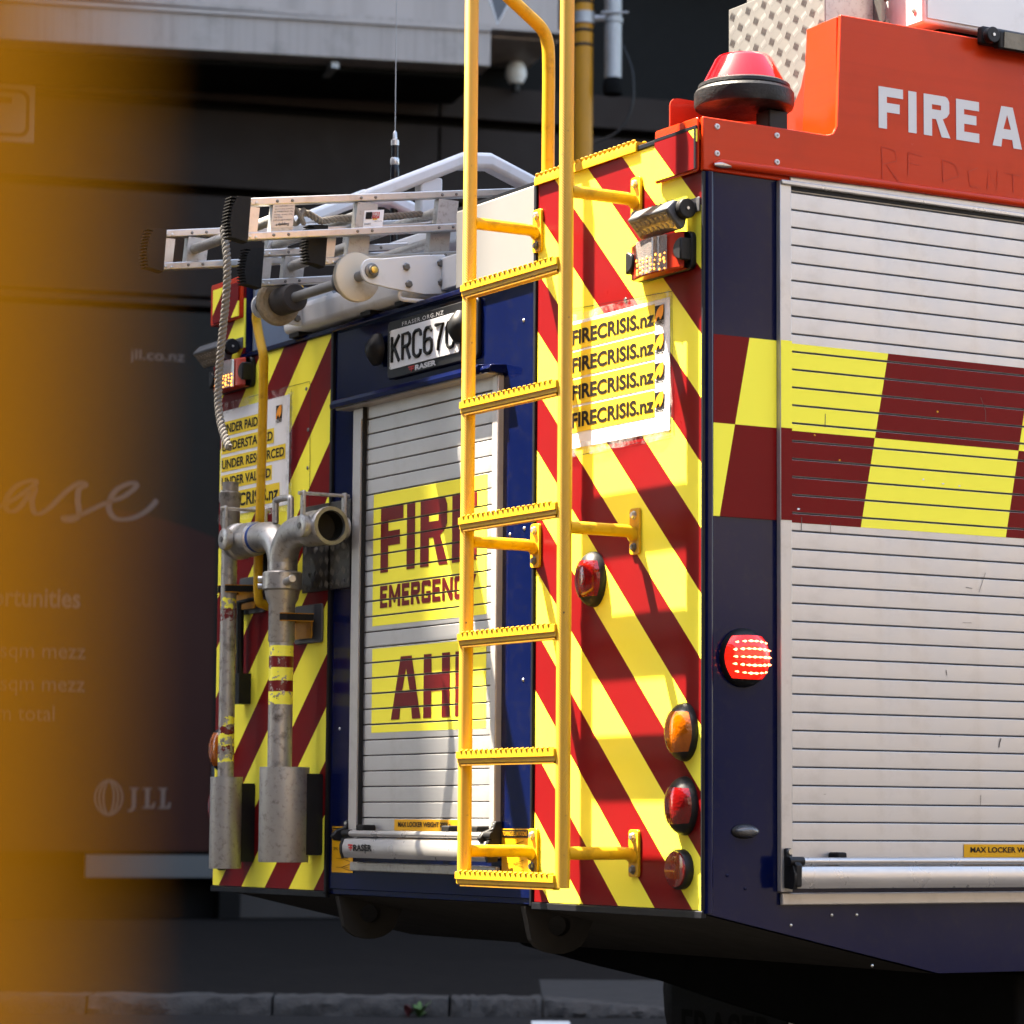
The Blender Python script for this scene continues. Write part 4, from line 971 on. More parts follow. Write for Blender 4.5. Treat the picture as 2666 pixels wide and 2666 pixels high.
def clip_y(pf, a, b):
    bm = bmesh.new(); vs = [bm.verts.new((p[0], p[1], 0)) for p in pf[0]]
    for f in pf[1]: bm.faces.new([vs[i] for i in f])
    for y, nr in ((a, (-1, 0, 0)), (b, (1, 0, 0))): bmesh.ops.bisect_plane(bm, geom=bm.verts[:]+bm.edges[:]+bm.faces[:], plane_co=(y, 0, 0), plane_no=nr, clear_outer=True)
    bm.verts.index_update(); r_ = [(v.co.x, v.co.y) for v in bm.verts], [tuple(v.index for v in f.verts) for f in bm.faces]; bm.free(); return r_
zt, zm, zl = 2.168, 1.9625, 1.7475
cuts = [-.402, .037, .434, .8735, 1.3125]
for i in range(4):
    for row, (z0, z1) in enumerate(((zl, zm), (zm, zt))):
        mat = 'sheet_yellow' if (i+row) % 2 == 0 else 'sheet_red'
        c = cell(cuts[i], cuts[i+1], z0, z1)
        a = clip_y(c, .018, .198)
        if a[1]: flat('check_square', a, side(.0025), mat, FE)
        a = clip_y(c, .2, .2315)
        if a[1]: flat('check_square', a, side(.0172), mat, FE)
        a = clip_y(cell(cuts[i], cuts[i+1], z0-.0045, z1-.0045), YS0+.001, YS1)
        if a[1]: flat('check_square', slice_pf(a, sedges, .0012), side(OFFS), mat, ss)
flat('weight_label', rect_pf(.735, 1.07, .971, 1.002), side(OFFS+.001), 'label_amber', ss)
flat('lettering', fit(font_flat('MAX LOCKER WEIGHT 200Kg', .03), .754, 1.05, .9785, .9955), side(OFFS+.002), 'brown_print', ss)
bar, T = pull_bar('y', .2, YS1+.02, .903, .954, .064, .9625, 1)
MB().box(.012, .05, .335, .362, .966, .983).build('bump_stop', 'rubber', ss, bevel=.004)
mb = MB(); mb.prism([(.017, .90), (.066, .905), (.068, .95), (.05, .965), (.03, .97), (.026, .992), (.017, .992)], 'y', .206, .216) if False else None
mb = MB(); V = [(.017, .90), (.066, .905), (.068, .955), (.052, .968), (.03, .972), (.026, .992), (.017, .992)]
n = len(V); mb.add_mesh([(p[0], .205, p[1]) for p in V]+[(p[0], .222, p[1]) for p in V], [(i, (i+1) % n, n+(i+1) % n, n+i) for i in range(n)]+[tuple(range(n)), tuple(range(2*n-1, n-1, -1))])
bq = mb.build('bar_bracket', 'black_plastic', FE, bevel=.003)
MB().cyl((.026, .2135, .984), (.034, .2135, .984), .006, n=12).build('bolt', 'steel_bolt', bq)
MB().box(.0, .012, .206, YS1+.03, .862, .890).build('door_sill', 'frame_silver', FE, bevel=.003)
for y, z in ((.354, .838), (.426, .838), (.238, .816), (.06, .93), (.11, .90), (.47, .72)):
    MB().lathe([(.004, 0), (.0034, .0015), (.001, .003)], (0, y, z), (1, 0, 0), 10).build('rivet', 'steel_bolt' if z < .85 else 'blue_paint', FE)
def s5(x, y): return (.206+(x-503)*.000512, 1.0105+(1312-y)*.000399)        # marks read off the shutter face
pm('scuff_mark', (.10, .085, .075), .7, 0)
for P, w_ in (([(1765, 697), (1756, 725), (1752, 752)], .0016), ([(1640, 1040), (1638, 1108)], .0006), ([(1400, 690), (1402, 697)], .0008), ([(730, 1048), (745, 1046)], .0006), ([(1440, 300), (1444, 330)], .0009),
              ([(610, -480), (612, -560)], .0008), ([(775, -470), (774, -540)], .0007), ([(1680, -300), (1640, -180)], .0005), ([(1690, -1210), (1688, -1290), (1660, -1370)], .0006), ([(1560, -205), (1600, -200)], .001), ([(1540, 10), (1595, 8)], .0008), ([(745, -1100), (747, -1180)], .0008)):
    pf = ribbon([s5(*p) for p in P], w_, side(OFFS+.0006), 'scuff', 'scuff_mark', ss)
for y, z, m_ in ((.665, 2.035, 'label_amber'), (.30, 1.952, 'label_amber'), (.372, 1.898, 'label_amber'), (.222+.03, 1.776, 'label_white'), (.62, 1.868, 'label_white'), (.68, 1.862, 'label_white'), (.73, 1.86, 'label_white')):
    P = [(y+random.uniform(.002, .0055)*math.cos(t), z+random.uniform(.001, .003)*math.sin(t)) for t in (0, .9, 1.8, 2.7, 3.6, 4.5, 5.4)]
    flat('film_chip', (P, [tuple(range(7))]), side(OFFS+.0008), m_, ss)
# --- orange coaming over the side
def coaming():
    P = [(-.012, 2.548), (-.012, 2.674), (.345, 2.674), (.362, 2.680), (.374, 2.70), (.385, 2.972), (2.6, 2.978), (2.6, 2.548)]
    m = MB(); m.prism(P, 'x', -.006, .006); return m.build('side_coaming', 'orange_paint', FE, bevel=.003)
coaming()
m = MB(); m.prism(rr(-.186, -.0065, 2.547, 2.674, .007), 'y', -.0185, -.0125); ce = m.build('coaming_end', 'orange_paint', FE, bevel=.002)
MB().box(-.18, -.007, -.0235, -.019, 2.5525, 2.6455).build('chevron_patch', 'chevron_right', ce)
MB().box(-.18, -.007, -.0240, -.019, 2.6465, 2.654).build('patch_edge', 'trim_black', ce); MB().box(-.0135, -.0065, -.0250, -.0237, 2.5525, 2.6455).build('patch_edge', 'trim_black', ce)
m = MB(); m.prism(rr(-2.655, -2.446, 2.547, 2.674, .007), 'y', -.0185, -.0065); ce2 = m.build('coaming_end', 'orange_paint', FE, bevel=.002)
MB().box(-2.63, -2.452, -.0235, -.019, 2.5525, 2.655).build('chevron_patch', 'chevron_left', ce2)
MB().box(-2.66, -2.6, -.01, 3.0, 2.548, 2.674).build('side_coaming', 'orange_paint', FE, bevel=.004)
m = MB(); m.prism([(0, 2.674), (-.148, 2.668)] and [(-.01, 2.674), (-.15, 2.674), (-.15, 2.70), (-.147, 2.74), (-.138, 2.86), (-.130, 2.966), (-.01, 2.970)], 'y', .384, .396); m.build('coaming_step', 'orange_paint', FE, bevel=.002)
m = MB(); m.prism([(-.152, 2.66), (-.40, 2.66), (-.40, 2.72), (-.34, 2.735), (-.27, 2.755), (-.21, 2.79), (-.175, 2.835), (-.158, 2.88), (-.152, 2.9)], 'y', .40, .405); m.build('inner_gusset', 'red_orange_inner', FE)
MB().box(-.19, -.006, -.01, 2.6, 2.656, 2.668).build('coaming_deck', 'orange_paint', FE)
P = [(.06, 2.66)]+[(.06+.02*(1-math.cos(R(a))), 2.758+.02*math.sin(R(a))) for a in (0, 30, 60, 90)]+[(.36, 2.778), (.36, 2.66)]
MB().prism(P, 'x', -.243, -.239).build('inner_coaming', 'red_orange_inner', FE)
MB().box(-.136, -.006, .4, 2.6, 2.964, 2.97).build('coaming_deck', 'orange_paint', FE)
for y, z in ((.027, 2.654), (.197, 2.654), (.027, 2.5905), (.197, 2.5905)):
    o = MB().lathe([(.0072, 0), (.0066, .003), (.0035, .0038)], (.006, y, z), (1, 0, 0), 14).build('rivet', 'letter_white', FE)
    MB().lathe([(.0028, .0036), (.0024, .0046)], (.006, y, z), (1, 0, 0), 10).build('rivet_core', 'dark_bolt', o)
m = MB(); m.tube([(.012, .014, 2.562), (.016, .03, 2.5655), (.016, .5, 2.5715), (.016, 2.6, 2.578)], .0105, 14, True, [.005, .0105, .0105, .0105]); m.build('rain_gutter', 'orange_paint', FE)
m = MB(); m.tube([(.0175, .012, 2.5605), (.020, .03, 2.5615), (.020, .085, 2.563)], .007, 10, True, [.003, .008, .002]); m.build('gutter_scrape', 'mirror_worn', FE)
m = MB(); m.prism([(.2, 2.536), (YS1+.05, 2.536), (YS1+.05, 2.548), (.2, 2.548)], 'x', .0, .022); m.build('door_head', 'bar_silver', FE, bevel=.003)
MB().box(.0, .014, YS0, YS1, 2.527, 2.5355).build('head_seal', 'groove_black', FE)
w = [('F', .496, .570, .025), ('I', .586, .611, .025), ('R', .633, .712, .0255), ('E', .733, .805, .025), ('A', .847, .94, .027), ('N', .962, 1.036, .025), ('D', 1.06, 1.13, .025)]
flat('lettering', block(w, 2.710, 2.812), side(.0075), 'letter_white', FE)
# finger writing in the dust
def dust(P): ribbon(P, .0013, side(.0072), 'dust_writing', 'dust_print', FE)
pm('dust_print', (.40, .034, .012), .6, 0)
for P in ([(.505, 2.665), (.507, 2.585)], [(.505, 2.665), (.545, 2.66), (.55, 2.635), (.507, 2.622)], [(.52, 2.622), (.565, 2.575)], [(.585, 2.66), (.585, 2.605)], [(.585, 2.66), (.63, 2.656)], [(.585, 2.635), (.62, 2.633)],
          [(.69, 2.655), (.692, 2.60)], [(.69, 2.655), (.73, 2.648), (.74, 2.62), (.692, 2.602)], [(.80, 2.648), (.77, 2.635), (.775, 2.60), (.80, 2.598)], [(.83, 2.60), (.832, 2.648), (.86, 2.6), (.862, 2.646)], [(.885, 2.645), (.935, 2.643)], [(.91, 2.643), (.912, 2.60)]): dust(P)

# --- beacon on the roof corner
bx, by = -.10, .178
o = MB().lathe([(.03, 2.731), (.106, 2.731), (.116, 2.736), (.119, 2.744), (.119, 2.771), (.114, 2.778), (.108, 2.780), (.110, 2.783), (.109, 2.791), (.100, 2.796), (.088, 2.798)], (bx, by, 0), n=48).build('beacon', 'beacon_base', FE)
MB().lathe([(.098, 2.797), (.094, 2.805), (.070, 2.853), (.064, 2.860), (.046, 2.865), (.016, 2.867)], (bx, by, 0), n=48).build('beacon_lens', 'lens_beacon', o)
MB().lathe([(.04, 2.79), (.042, 2.83), (.026, 2.838)], (bx+.01, by+.02, 0), n=20).build('reflector_cup', 'bar_silver', o)
MB().box(bx+.005, bx+.06, by+.03, by+.085, 2.669, 2.73).build('beacon_foot', 'black_plastic', o, bevel=.004)
# --- tread plate locker and white box on the roof
tpz0, tpz1 = 2.66, 3.34
tpl = MB().box(-.512, -.105, .420, .424, tpz0, 3.108).build('tread_plate', 'checker_metal', FE, bevel=.0015)
tpl2 = MB().box(-.44, -.105, .426, .43, 3.05, tpz1).build('tread_plate', 'checker_metal', FE)
def tread_bars(x0, x1, z0, z1, y, parent, step=.034, mat='checker_metal', L=.0112, r=.0013):
    m = MB(); i = 0; z = z0+step*.5
    while z < z1:
        j = 0; x = x0+step*.5
        while x < x1:
            s = 1 if (i+j) % 2 == 0 else -1
            d = Vector((math.sin(R(28*s if s > 0 else -62)), 0, math.cos(R(28*s if s > 0 else -62)))) if False else Vector((s*.50, 0, .866))
            if s < 0: d = Vector((.55, 0, -.835)) if False else Vector((-.5, 0, .866))
            pn = Vector((d.z, 0, -d.x))
            for k in range(-2, 3):
                c = Vector((x, y, z))+pn*k*.0046
                if not (x0+.004 < c.x < x1-.004 and z0+.004 < c.z < z1-.004): continue
                a, b = c-d*L, c+d*L
                vs = [m.bm.verts.new(q) for q in (a, c-d*L*.5+pn*r*.8, c+pn*r, c+d*L*.5+pn*r*.8, b, c+d*L*.5-pn*r*.8, c-pn*r, c-d*L*.5-pn*r*.8)]
                top = [m.bm.verts.new(q+Vector((0, -.0007, 0))) for q in (c-d*L*.5, c, c+d*L*.5)]
                for f in ((0, 1, 'a'), (1, 2, 'b', 'a'), (2, 3, 'c', 'b'), (3, 4, 'c'), (4, 5, 'c'), (5, 6, 'b', 'c'), (6, 7, 'a', 'b'), (7, 0, 'a')):
                    m.bm.faces.new([vs[q] if isinstance(q, int) else top['abc'.index(q)] for q in f])
            x += step; j += 1
        z += step; i += 1
    o = m.build('tread_bars', mat, parent); o['kind'] = 'stuff'; return o
tread_bars(-.512, -.105, 2.66, 3.108, .4198, tpl, mat='checker_bar')
MB().box(-.51, -.2, .44, 1.2, 2.66, 3.10).build('roof_locker', 'aluminium_dull', FE)
wbx = MB().box(-.62, -.05, .68, 2.4, 3.008, 3.5).build('roof_box', 'white_paint', FE, bevel=.006)
MB().box(-.049, -.046, .69, 2.39, 3.02, 3.49).build('box_side', 'shutter_silver', wbx)
MB().lathe([(.007, 0), (.0065, .003), (.003, .004)], (-.085, .6795, 3.045), (0, -1, 0), 12).build('rivet', 'steel_bolt', wbx)
MB().box(-.60, -.08, .75, 2.3, 2.97, 3.008).build('box_mount', 'chassis_black', FE)
for z in (3.03, 3.09):
    MB().cyl((-.20, .655, z), (-.16, .655, z), .007, n=10).build('hinge_bolt', 'dark_bolt', FE)
MB().cyl((-.235, .62, 2.97), (-.235, .62, 3.3), .011, n=12).build('hinge_pin', 'galvanised', FE)
MB().box(-.225, -.165, .64, .65, 2.97, 3.3).build('hinge_plate', 'dark_bolt', FE)
MB().cyl((-.278, .69-.02, 2.67), (-.278, .69-.02, 3.5), .0165, n=18).build('grab_rail', 'yellow_paint', FE)
# roof-side scene light
o = MB().box(.006, .03, .80, 1.15, 2.955, 3.0).build('scene_light', 'black_plastic', FE, bevel=.006)
m = MB(); m.prism([(.03, 2.945), (.055, 2.94), (.058, 2.985), (.03, 2.998)], 'y', .83, 1.14); m.build('lamp_head', 'black_plastic', o, bevel=.005)
m = MB(); m.prism([(.0555, 2.9445), (.0575, 2.9442), (.0602, 2.983), (.0582, 2.9832)], 'y', .845, 1.13); m.build('glass', 'lens_lamp', o)
MB().cyl((.04, .812, 2.972), (.058, .812, 2.972), .02, n=22).build('hinge_disc', 'black_plastic', o, bevel=.002)
MB().cyl((.058, .812, 2.972), (.060, .812, 2.972), .004, n=10).build('bolt', 'steel_bolt', o)
# --- white cover beside the ladder bay
MB().box(-1.163, -.752, -.004, .9, 2.44, 2.652).build('white_cover', 'cover_grey', FE, bevel=.006)
MB().box(-1.16, -.755, -.001, .9, 2.6525, 2.660).build('cover_top', 'trim_black', FE)

# --- ladder gantry: roller, bracket, beam, arch
m = MB(); m.box(-2.13, -1.36, -.035, .2, 2.447, 2.53); m.build('gantry_beam', 'white_paint', FE, bevel=.02, seg=4)
for x in (-2.06, -1.62, -1.42): MB().box(x-.03, x+.03, -.03, .03, 2.434, 2.447).build('beam_pad', 'rubber', FE)
def bracket_plate(x, mat='white_paint'):
    pl = [(-.163+.03*math.cos(R(a)), 2.503+.034*math.sin(R(a))) for a in range(100, 271, 17)]
    P = pl+[(-.11, 2.462), (.0, 2.455), (.061, 2.462), (.068, 2.475), (.068, 2.562), (.06, 2.57), (-.02, 2.560), (-.13, 2.540)]
    o = MB(); o.prism(P, 'x', x, x+.009); o = o.build('roller_bracket', mat, FE, bevel=.002)
    for y, z in ((-.058, 2.524), (-.05, 2.478), (.047, 2.545), (.05, 2.492)):
        MB().lathe([(.0105, 0), (.0105, .006), (.008, .0075)], (x+.009, y, z), (1, 0, 0), 6).build('bolt', 'dark_bolt', o, smooth=False)
    MB().lathe([(.02, 0), (.02, .006), (.013, .008), (.013, .016)], (x+.009, -.163, 2.503), (1, 0, 0), 20).build('nut', 'dark_bolt', o)
    MB().lathe([(.009, .016), (.009, .021), (.006, .022)], (x+.009, -.163, 2.503), (1, 0, 0), 14).build('pin', 'brass', o)
    return o
bracket_plate(-1.345); bracket_plate(-2.01)
MB().box(-1.36, -1.17, .05, .12, 2.47, 2.56).build('gantry_beam', 'white_paint', FE, bevel=.004)
m = MB(); m.tube(smooth_path([(-1.345, -.07, 2.46), (-1.35, -.07, 2.445), (-1.35, -.055, 2.438), (-1.35, .0, 2.438), (-1.35, .06, 2.438)], 4), .006, 8); m.build('bracket_foot', 'white_paint', FE)
ry, rz = -.158, 2.500
rol = MB().cyl((-1.99, ry, rz), (-1.34, ry, rz), .014, n=18).build('ladder_roller', 'galvanised', FE)
MB().lathe([(.03, -.012), (.062, -.012), (.067, -.007), (.067, .010), (.06, .013), (.03, .013)], (-1.432, ry, rz), (1, 0, 0), 40).build('guide_wheel', 'nylon_wheel', rol, bevel=.002)
MB().lathe([(.03, -.016), (.062, -.014), (.066, -.006), (.064, .010), (.055, .016), (.03, .013)], (-1.905, ry, rz), (1, 0, 0), 40).build('brush_wheel', 'bristle', rol)
MB().lathe([(.036, -.045), (.04, -.04), (.04, .045), (.036, .05)], (-1.845, ry, rz), (1, 0, 0), 28).build('roller_drum', 'rubber_brown', rol)
MB().lathe([(.034, -.02), (.037, -.016), (.037, .02), (.034, .025)], (-1.49, ry, rz), (1, 0, 0), 28).build('roller_drum', 'lamp_grey', rol)
def square_tube(m, pts, x0, x1, h):
    for (a, b) in zip(pts, pts[1:]): pass
    top = [(p[0], p[1]+h) for p in pts]; P = pts+top[::-1]; m.prism(P, 'x', x0, x1); return m
m = square_tube(MB(), [(-.06, 2.73), (.255, 2.876), (.345, 2.884), (.62, 2.79)], -1.63, -1.57, .046); m.build('gantry_arm', 'white_paint', FE, bevel=.012)
m = square_tube(MB(), [(.12, 2.72), (.19, 2.72), (.21, 2.86), (.14, 2.86)][:2], -1.62, -1.58, .12); m.build('gantry_strut', 'white_paint', FE, bevel=.006)
m = square_tube(MB(), [(-.06, 2.73), (.255, 2.876), (.345, 2.884), (.62, 2.79)], -2.23, -2.17, .046); m.build('gantry_arm', 'white_paint', FE, bevel=.012)
m = MB(); m.box(-2.25, -1.55, .22, .30, 2.66, 2.72); m.build('gantry_cross_beam', 'white_paint', FE, bevel=.006)
MB().box(-2.15, -2.0, .3, .5, 2.44, 2.72).build('red_canister', 'orange_paint', FE, bevel=.02); MB().box(-1.72, -1.6, .35, .5, 2.44, 2.60).build('red_canister', 'orange_paint', FE, bevel=.02)
# --- whip aerial
o = MB().lathe([(.012, 2.66), (.012, 2.965), (.008, 2.97)], (-2.2, .37, 0), n=14).build('aerial', 'black_gloss', FE)
MB().lathe([(.0125, 3.012), (.014, 3.016), (.014, 3.03), (.0125, 3.034)], (-2.2, .37, 0), n=14).build('chrome_ring', 'bar_silver', o)
MB().lathe([(.0125, 2.965), (.0145, 2.98), (.0145, 3.0), (.0125, 3.012)], (-2.2, .37, 0), n=14).build('spring', 'black_gloss', o)
MB().lathe([(.0115, 3.034), (.0115, 3.072)], (-2.2, .37, 0), n=14).build('sleeve', 'black_gloss', o)
MB().lathe([(.0125, 3.072), (.0125, 3.088), (.007, 3.092), (.006, 3.112), (.0022, 3.118)], (-2.2, .37, 0), n=14).build('chrome_ring', 'bar_silver', o)
MB().cyl((-2.2, .37, 3.115), (-2.2, .37, 4.1), .0016, .0012, n=8).build('whip', 'galvanised', o)

# --- holders, clips and scuff plate for the standpipes
def holder(x, off, r, z0, z1, bx_):
    o = MB(); n = 32
    o.lathe([(r*.98, z0), (r, z0+.004), (r, z1), (r-.004, z1), (r-.004, z0+.02)], (x, -off, 0), n=n); o = o.build('standpipe_holder', 'aluminium_dull', FE)
    m = MB(); w = .05
    m.prism(rr(-off+.01, -.0065, z0+.02, z1-.018, .008), 'x', bx_, bx_+.004); m.prism(rr(-off+.01, -.0065, z0+.02, z1-.018, .008), 'x', bx_-.075, bx_-.071); m.box(bx_-.071, bx_, -.0105, -.0065, z0+.02, z1-.018)
    m.build('bracket', 'black_plastic', o)
    return o
hr = holder(-1.936, .10, .070, .930, 1.194, -1.885)
holder(-2.345, .085, .047, .905, 1.170, -2.318)
a0 = R(193); P = [(-1.936+.0706*math.cos(a0+t), -.10+.0706*math.sin(a0+t)) for t in (0, .12, .24, .36)]
def sticker(z0, z1, mat, s, lift):
    m = MB(); a = R(190); 
    pts = [(-1.936+(.0703+lift)*math.cos(a+t), -.10+(.0703+lift)*math.sin(a+t)) for t in s]
    for p, q in zip(pts, pts[1:]): m.quad((p[0], p[1], z0), (q[0], q[1], z0), (q[0], q[1], z1), (p[0], p[1], z1))
    return m.build('sticker', mat, hr)
sticker(1.138, 1.184, 'label_black', (0, .13, .26, .4, .5), .0006); sticker(1.152, 1.178, 'label_red', (.12, .2, .3), .0012); sticker(1.143, 1.148, 'letter_white', (.1, .25, .42), .0012)
dk = MB().box(-2.02, -1.728, -.012, -.0065, 1.690, 1.937).build('scuff_plate', 'checker_dark', FE, bevel=.0015)
tread_bars(-2.02, -1.728, 1.690, 1.937, -.0122, dk, mat='checker_bar_dull')
def clip(x, z, px_, off, pipe_r):
    o = MB(); o.prism(rr(x-.085, x+.085, z-.055, z+.055, .01), 'y', -.014, -.0065); o = o.build('pipe_clip', 'lamp_grey', FE, bevel=.002)
    MB().prism(rr(x-.07, x+.055, z-.042, z+.02, .006), 'y', -.030, -.027).build('spring_plate', 'yellow_clip', o)
    for dz, h, mat in ((.0105, .0025, 'yellow_clip'), (0, .018, 'rubber'), (-.0105, .0025, 'yellow_clip')):
        for s in (-1, 1):
            m = MB(); pts = [(px_+s*.05, -.028), (px_+s*(pipe_r+.006), -off+.02), (px_+s*(pipe_r+.007), -off-.006), (px_+s*(pipe_r*.9), -off-.022)]
            poly = pts+[(q[0]+s*.008, q[1]) for q in pts[::-1]]
            m.prism(poly, 'z', z+.015+dz-h/2, z+.015+dz+h/2); m.build('clip_arm', mat, o)
    return o
clip(-1.975, 1.60, -1.968, .10, .031); clip(-2.345, 1.705, -2.352, .085, .022)
m = MB(); m.tube([(-2.29, -.03, 1.690), (-2.42, -.03, 1.685)], .006, 10); m.tube([(-2.392, -.028, 1.685), (-2.388, -.028, 1.46)], .0115, 12); m.box(-2.40, -2.355, -.045, -.0065, 1.385, 1.475); m.build('hydrant_key', 'black_plastic', FE)
m = MB(); m.cyl((-2.19, -.035, 1.69), (-2.19, -.035, 1.90), .022, n=18); m.build('rubber_handle', 'rubber', FE)

# ================================================================== STANDPIPES (held by the clips)
def pipe_tape(name):
    """scuffed pipe with bands of yellow and red tape, by height"""
    m, N, L, B = nt(name)
    sp = N.new('ShaderNodeSeparateXYZ'); L.new(obj_co(N), sp.inputs[0])
    return m, N, L, B, sp.outputs[2]
def banded(name, bands, worn):
    m, N, L, B, z = pipe_tape(name)
    d = ramp(N, L, noise(N, L, 30, 8, .65), .5, .7)
    c = mix_rgb(N, L, noise(N, L, 24, 5), (.32, .302, .28), (.44, .415, .385)); c = mix_rgb(N, L, mth(N, L, 'MULTIPLY', d, .85), c, (.06, .045, .035))
    zz = mth(N, L, 'ADD', z, mth(N, L, 'MULTIPLY', mth(N, L, 'SUBTRACT', noise(N, L, 40, 5), .5), worn*.03))
    met = None
    for z0, z1, col in bands:
        f = mth(N, L, 'MULTIPLY', mth(N, L, 'GREATER_THAN', zz, z0), mth(N, L, 'LESS_THAN', zz, z1))
        if worn: f = mth(N, L, 'MULTIPLY', f, ramp(N, L, noise(N, L, 55, 6, .6), .40, .43) if worn < .9 else ramp(N, L, noise(N, L, 45, 6, .6), .46, .5))
        c = mix_rgb(N, L, f, c, col); met = f if met is None else mth(N, L, 'MAXIMUM', met, f)
    L.new(c, B.inputs['Base Color']); B.inputs['Roughness'].default_value = .45
    L.new(mth(N, L, 'SUBTRACT', .55, mth(N, L, 'MULTIPLY', met, .55)), B.inputs['Metallic'])
    bump(N, L, B, noise(N, L, 90, 5), .2, .0015)
banded('pipe_banded', ((1.505, 1.535, YEL), (1.4735, 1.505, RED), (1.437, 1.4735, YEL), (1.406, 1.437, RED), (1.370, 1.406, YEL)), .12)
banded('pipe_peeling', ((1.660, 1.690, YEL), (1.628, 1.660, RED), (1.318, 1.345, YEL), (1.295, 1.318, RED), (1.262, 1.295, YEL), (1.235, 1.262, RED), (1.215, 1.235, YEL)), 1.)
SP = empty('standpipe', (-1.968, -.10, .94)); tag(SP, 'double-headed metal standpipe with red and yellow bands in wide holder', 'standpipe', )
sx, sy = -1.968, -.10
MB().cyl((sx, sy, .945), (sx, sy, 1.66), .0345, n=32).build('riser', 'pipe_banded', SP)
MB().lathe([(.0355, 1.545), (.0375, 1.55), (.0375, 1.652), (.046, 1.668), (.050, 1.690), (.056, 1.695), (.056, 1.74), (.052, 1.744), (.042, 1.746)], (sx, sy, 0), n=36).build('swivel_collar', 'cast_metal', SP)
for s in (-1, 1): MB().cyl((sx+s*.05, sy-.012*s, 1.712), (sx+s*.125, sy-.03*s, 1.716), .0115, n=16).build('collar_handle', 'cast_metal', SP, bevel=.002)
for z in (1.704, 1.724):
    MB().lathe([(.009, 0), (.009, .012), (.0045, .012), (.0045, .008)], (sx-.035, sy-.045, z), (-.6, -.8, 0), 14).build('cap_screw', 'steel_bolt', SP)
# twin head
hd = MB(); zc = 1.852
for s in (-1, 1):
    pts = smooth_path([(sx, sy, 1.744), (sx, sy, 1.77), (sx+s*.012, sy, 1.805), (sx+s*.045, sy, 1.838), (sx+s*.09, sy, zc), (sx+s*.165, sy, zc+.001)], 5)
    hd.tube(pts, .042, 28, True, [.042]*len(pts))
hd = hd.build('twin_head', 'cast_metal', SP)
MB().tube([(sx-.155, sy, zc), (sx-.172, sy, zc)], .0428, 28).build('blue_band', 'blue_band', SP) if 'blue_band' in MATS else None
pm('blue_band', (.012, .05, .22), .45)
MB().tube([(sx-.150, sy, zc+.001), (sx-.164, sy, zc+.001)], .0428, 28).build('blue_band', 'blue_band', SP)
def coupling(s):
    x = sx+s*.165
    o = MB().lathe([(.043, 0), (.049, .004), (.050, .05), (.047, .06), (.0475, .10), (.053, .106), (.054, .128), (.052, .132), (.043, .132), (.042, .07), (.0, .065)], (x, sy, zc), (s, 0, 0), 40).build('coupling', 'cast_metal', SP)
    if s > 0: MB().lathe([(.0412, .122), (.0405, .075), (.0, .073)], (x, sy, zc), (1, 0, 0), 32, caps=False).build('bore', 'bore_shade', o)  # dark sleeve paints shade into the shallow outlet
    if s > 0: MB().lathe([(.0522, .133), (.0530, .1345), (.0425, .1345), (.0423, .131)], (x, sy, zc), (1, 0, 0), 40, True).build('seal_ring', 'brass_dull', o)
    xl = x+s*.085
    for t in (-1, 1):
        MB().lathe([(.02, 0), (.03, .004), (.032, .012), (.031, .024), (.022, .028), (.01, .028), (.009, .024)], (xl, sy+t*.046, zc), (0, t, 0), 24).build('lug', 'cast_metal', o)
        MB().lathe([(.0085, .0285), (.0085, .031), (.004, .031)], (xl, sy+t*.046, zc), (0, t, 0), 12).build('lug_screw', 'dark_bolt', o)
        MB().box(xl-.010, xl+.010, sy+t*.064-.005, sy+t*.064+.005, zc+.02, zc+.098).build('lever_arm', 'cast_metal', o, bevel=.003)
    MB().cyl((xl, sy-.078, zc+.09), (xl, sy+.078, zc+.09), .0052, n=12).build('lever_bar', 'cast_metal', o)
    return o
pm('brass_dull', (0.27, 0.25, 0.185), .5, .6, .25, 40, dirt=(.05, .05, .03), damt=.6)
coupling(1); coupling(-1)
m = MB(); m.tube(smooth_path([(sx-.05, sy, zc+.035), (sx-.05, sy, zc+.085), (sx-.042, sy, zc+.10), (sx+.035, sy, zc+.10), (sx+.045, sy, zc+.085), (sx+.045, sy, zc+.03)], 5), .0095, 12); m.build('carry_handle', 'cast_metal', SP)
# plain standpipe on the outer edge
S2 = empty('standpipe', (-2.352, -.085, .92)); tag(S2, 'slim worn standpipe with peeling tape bands standing in narrow holder', 'standpipe')
x2, y2 = -2.352, -.085
MB().cyl((x2, y2, .92), (x2, y2, 1.93), .0235, n=28).build('riser', 'pipe_peeling', S2)
MB().lathe([(.0245, 1.90), (.0295, 1.915), (.0295, 1.972), (.033, 1.98), (.033, 2.004), (.024, 2.008), (.024, 2.035), (.018, 2.036), (.017, 2.0)], (x2, y2, 0), n=30).build('top_socket', 'worn_pipe', S2)

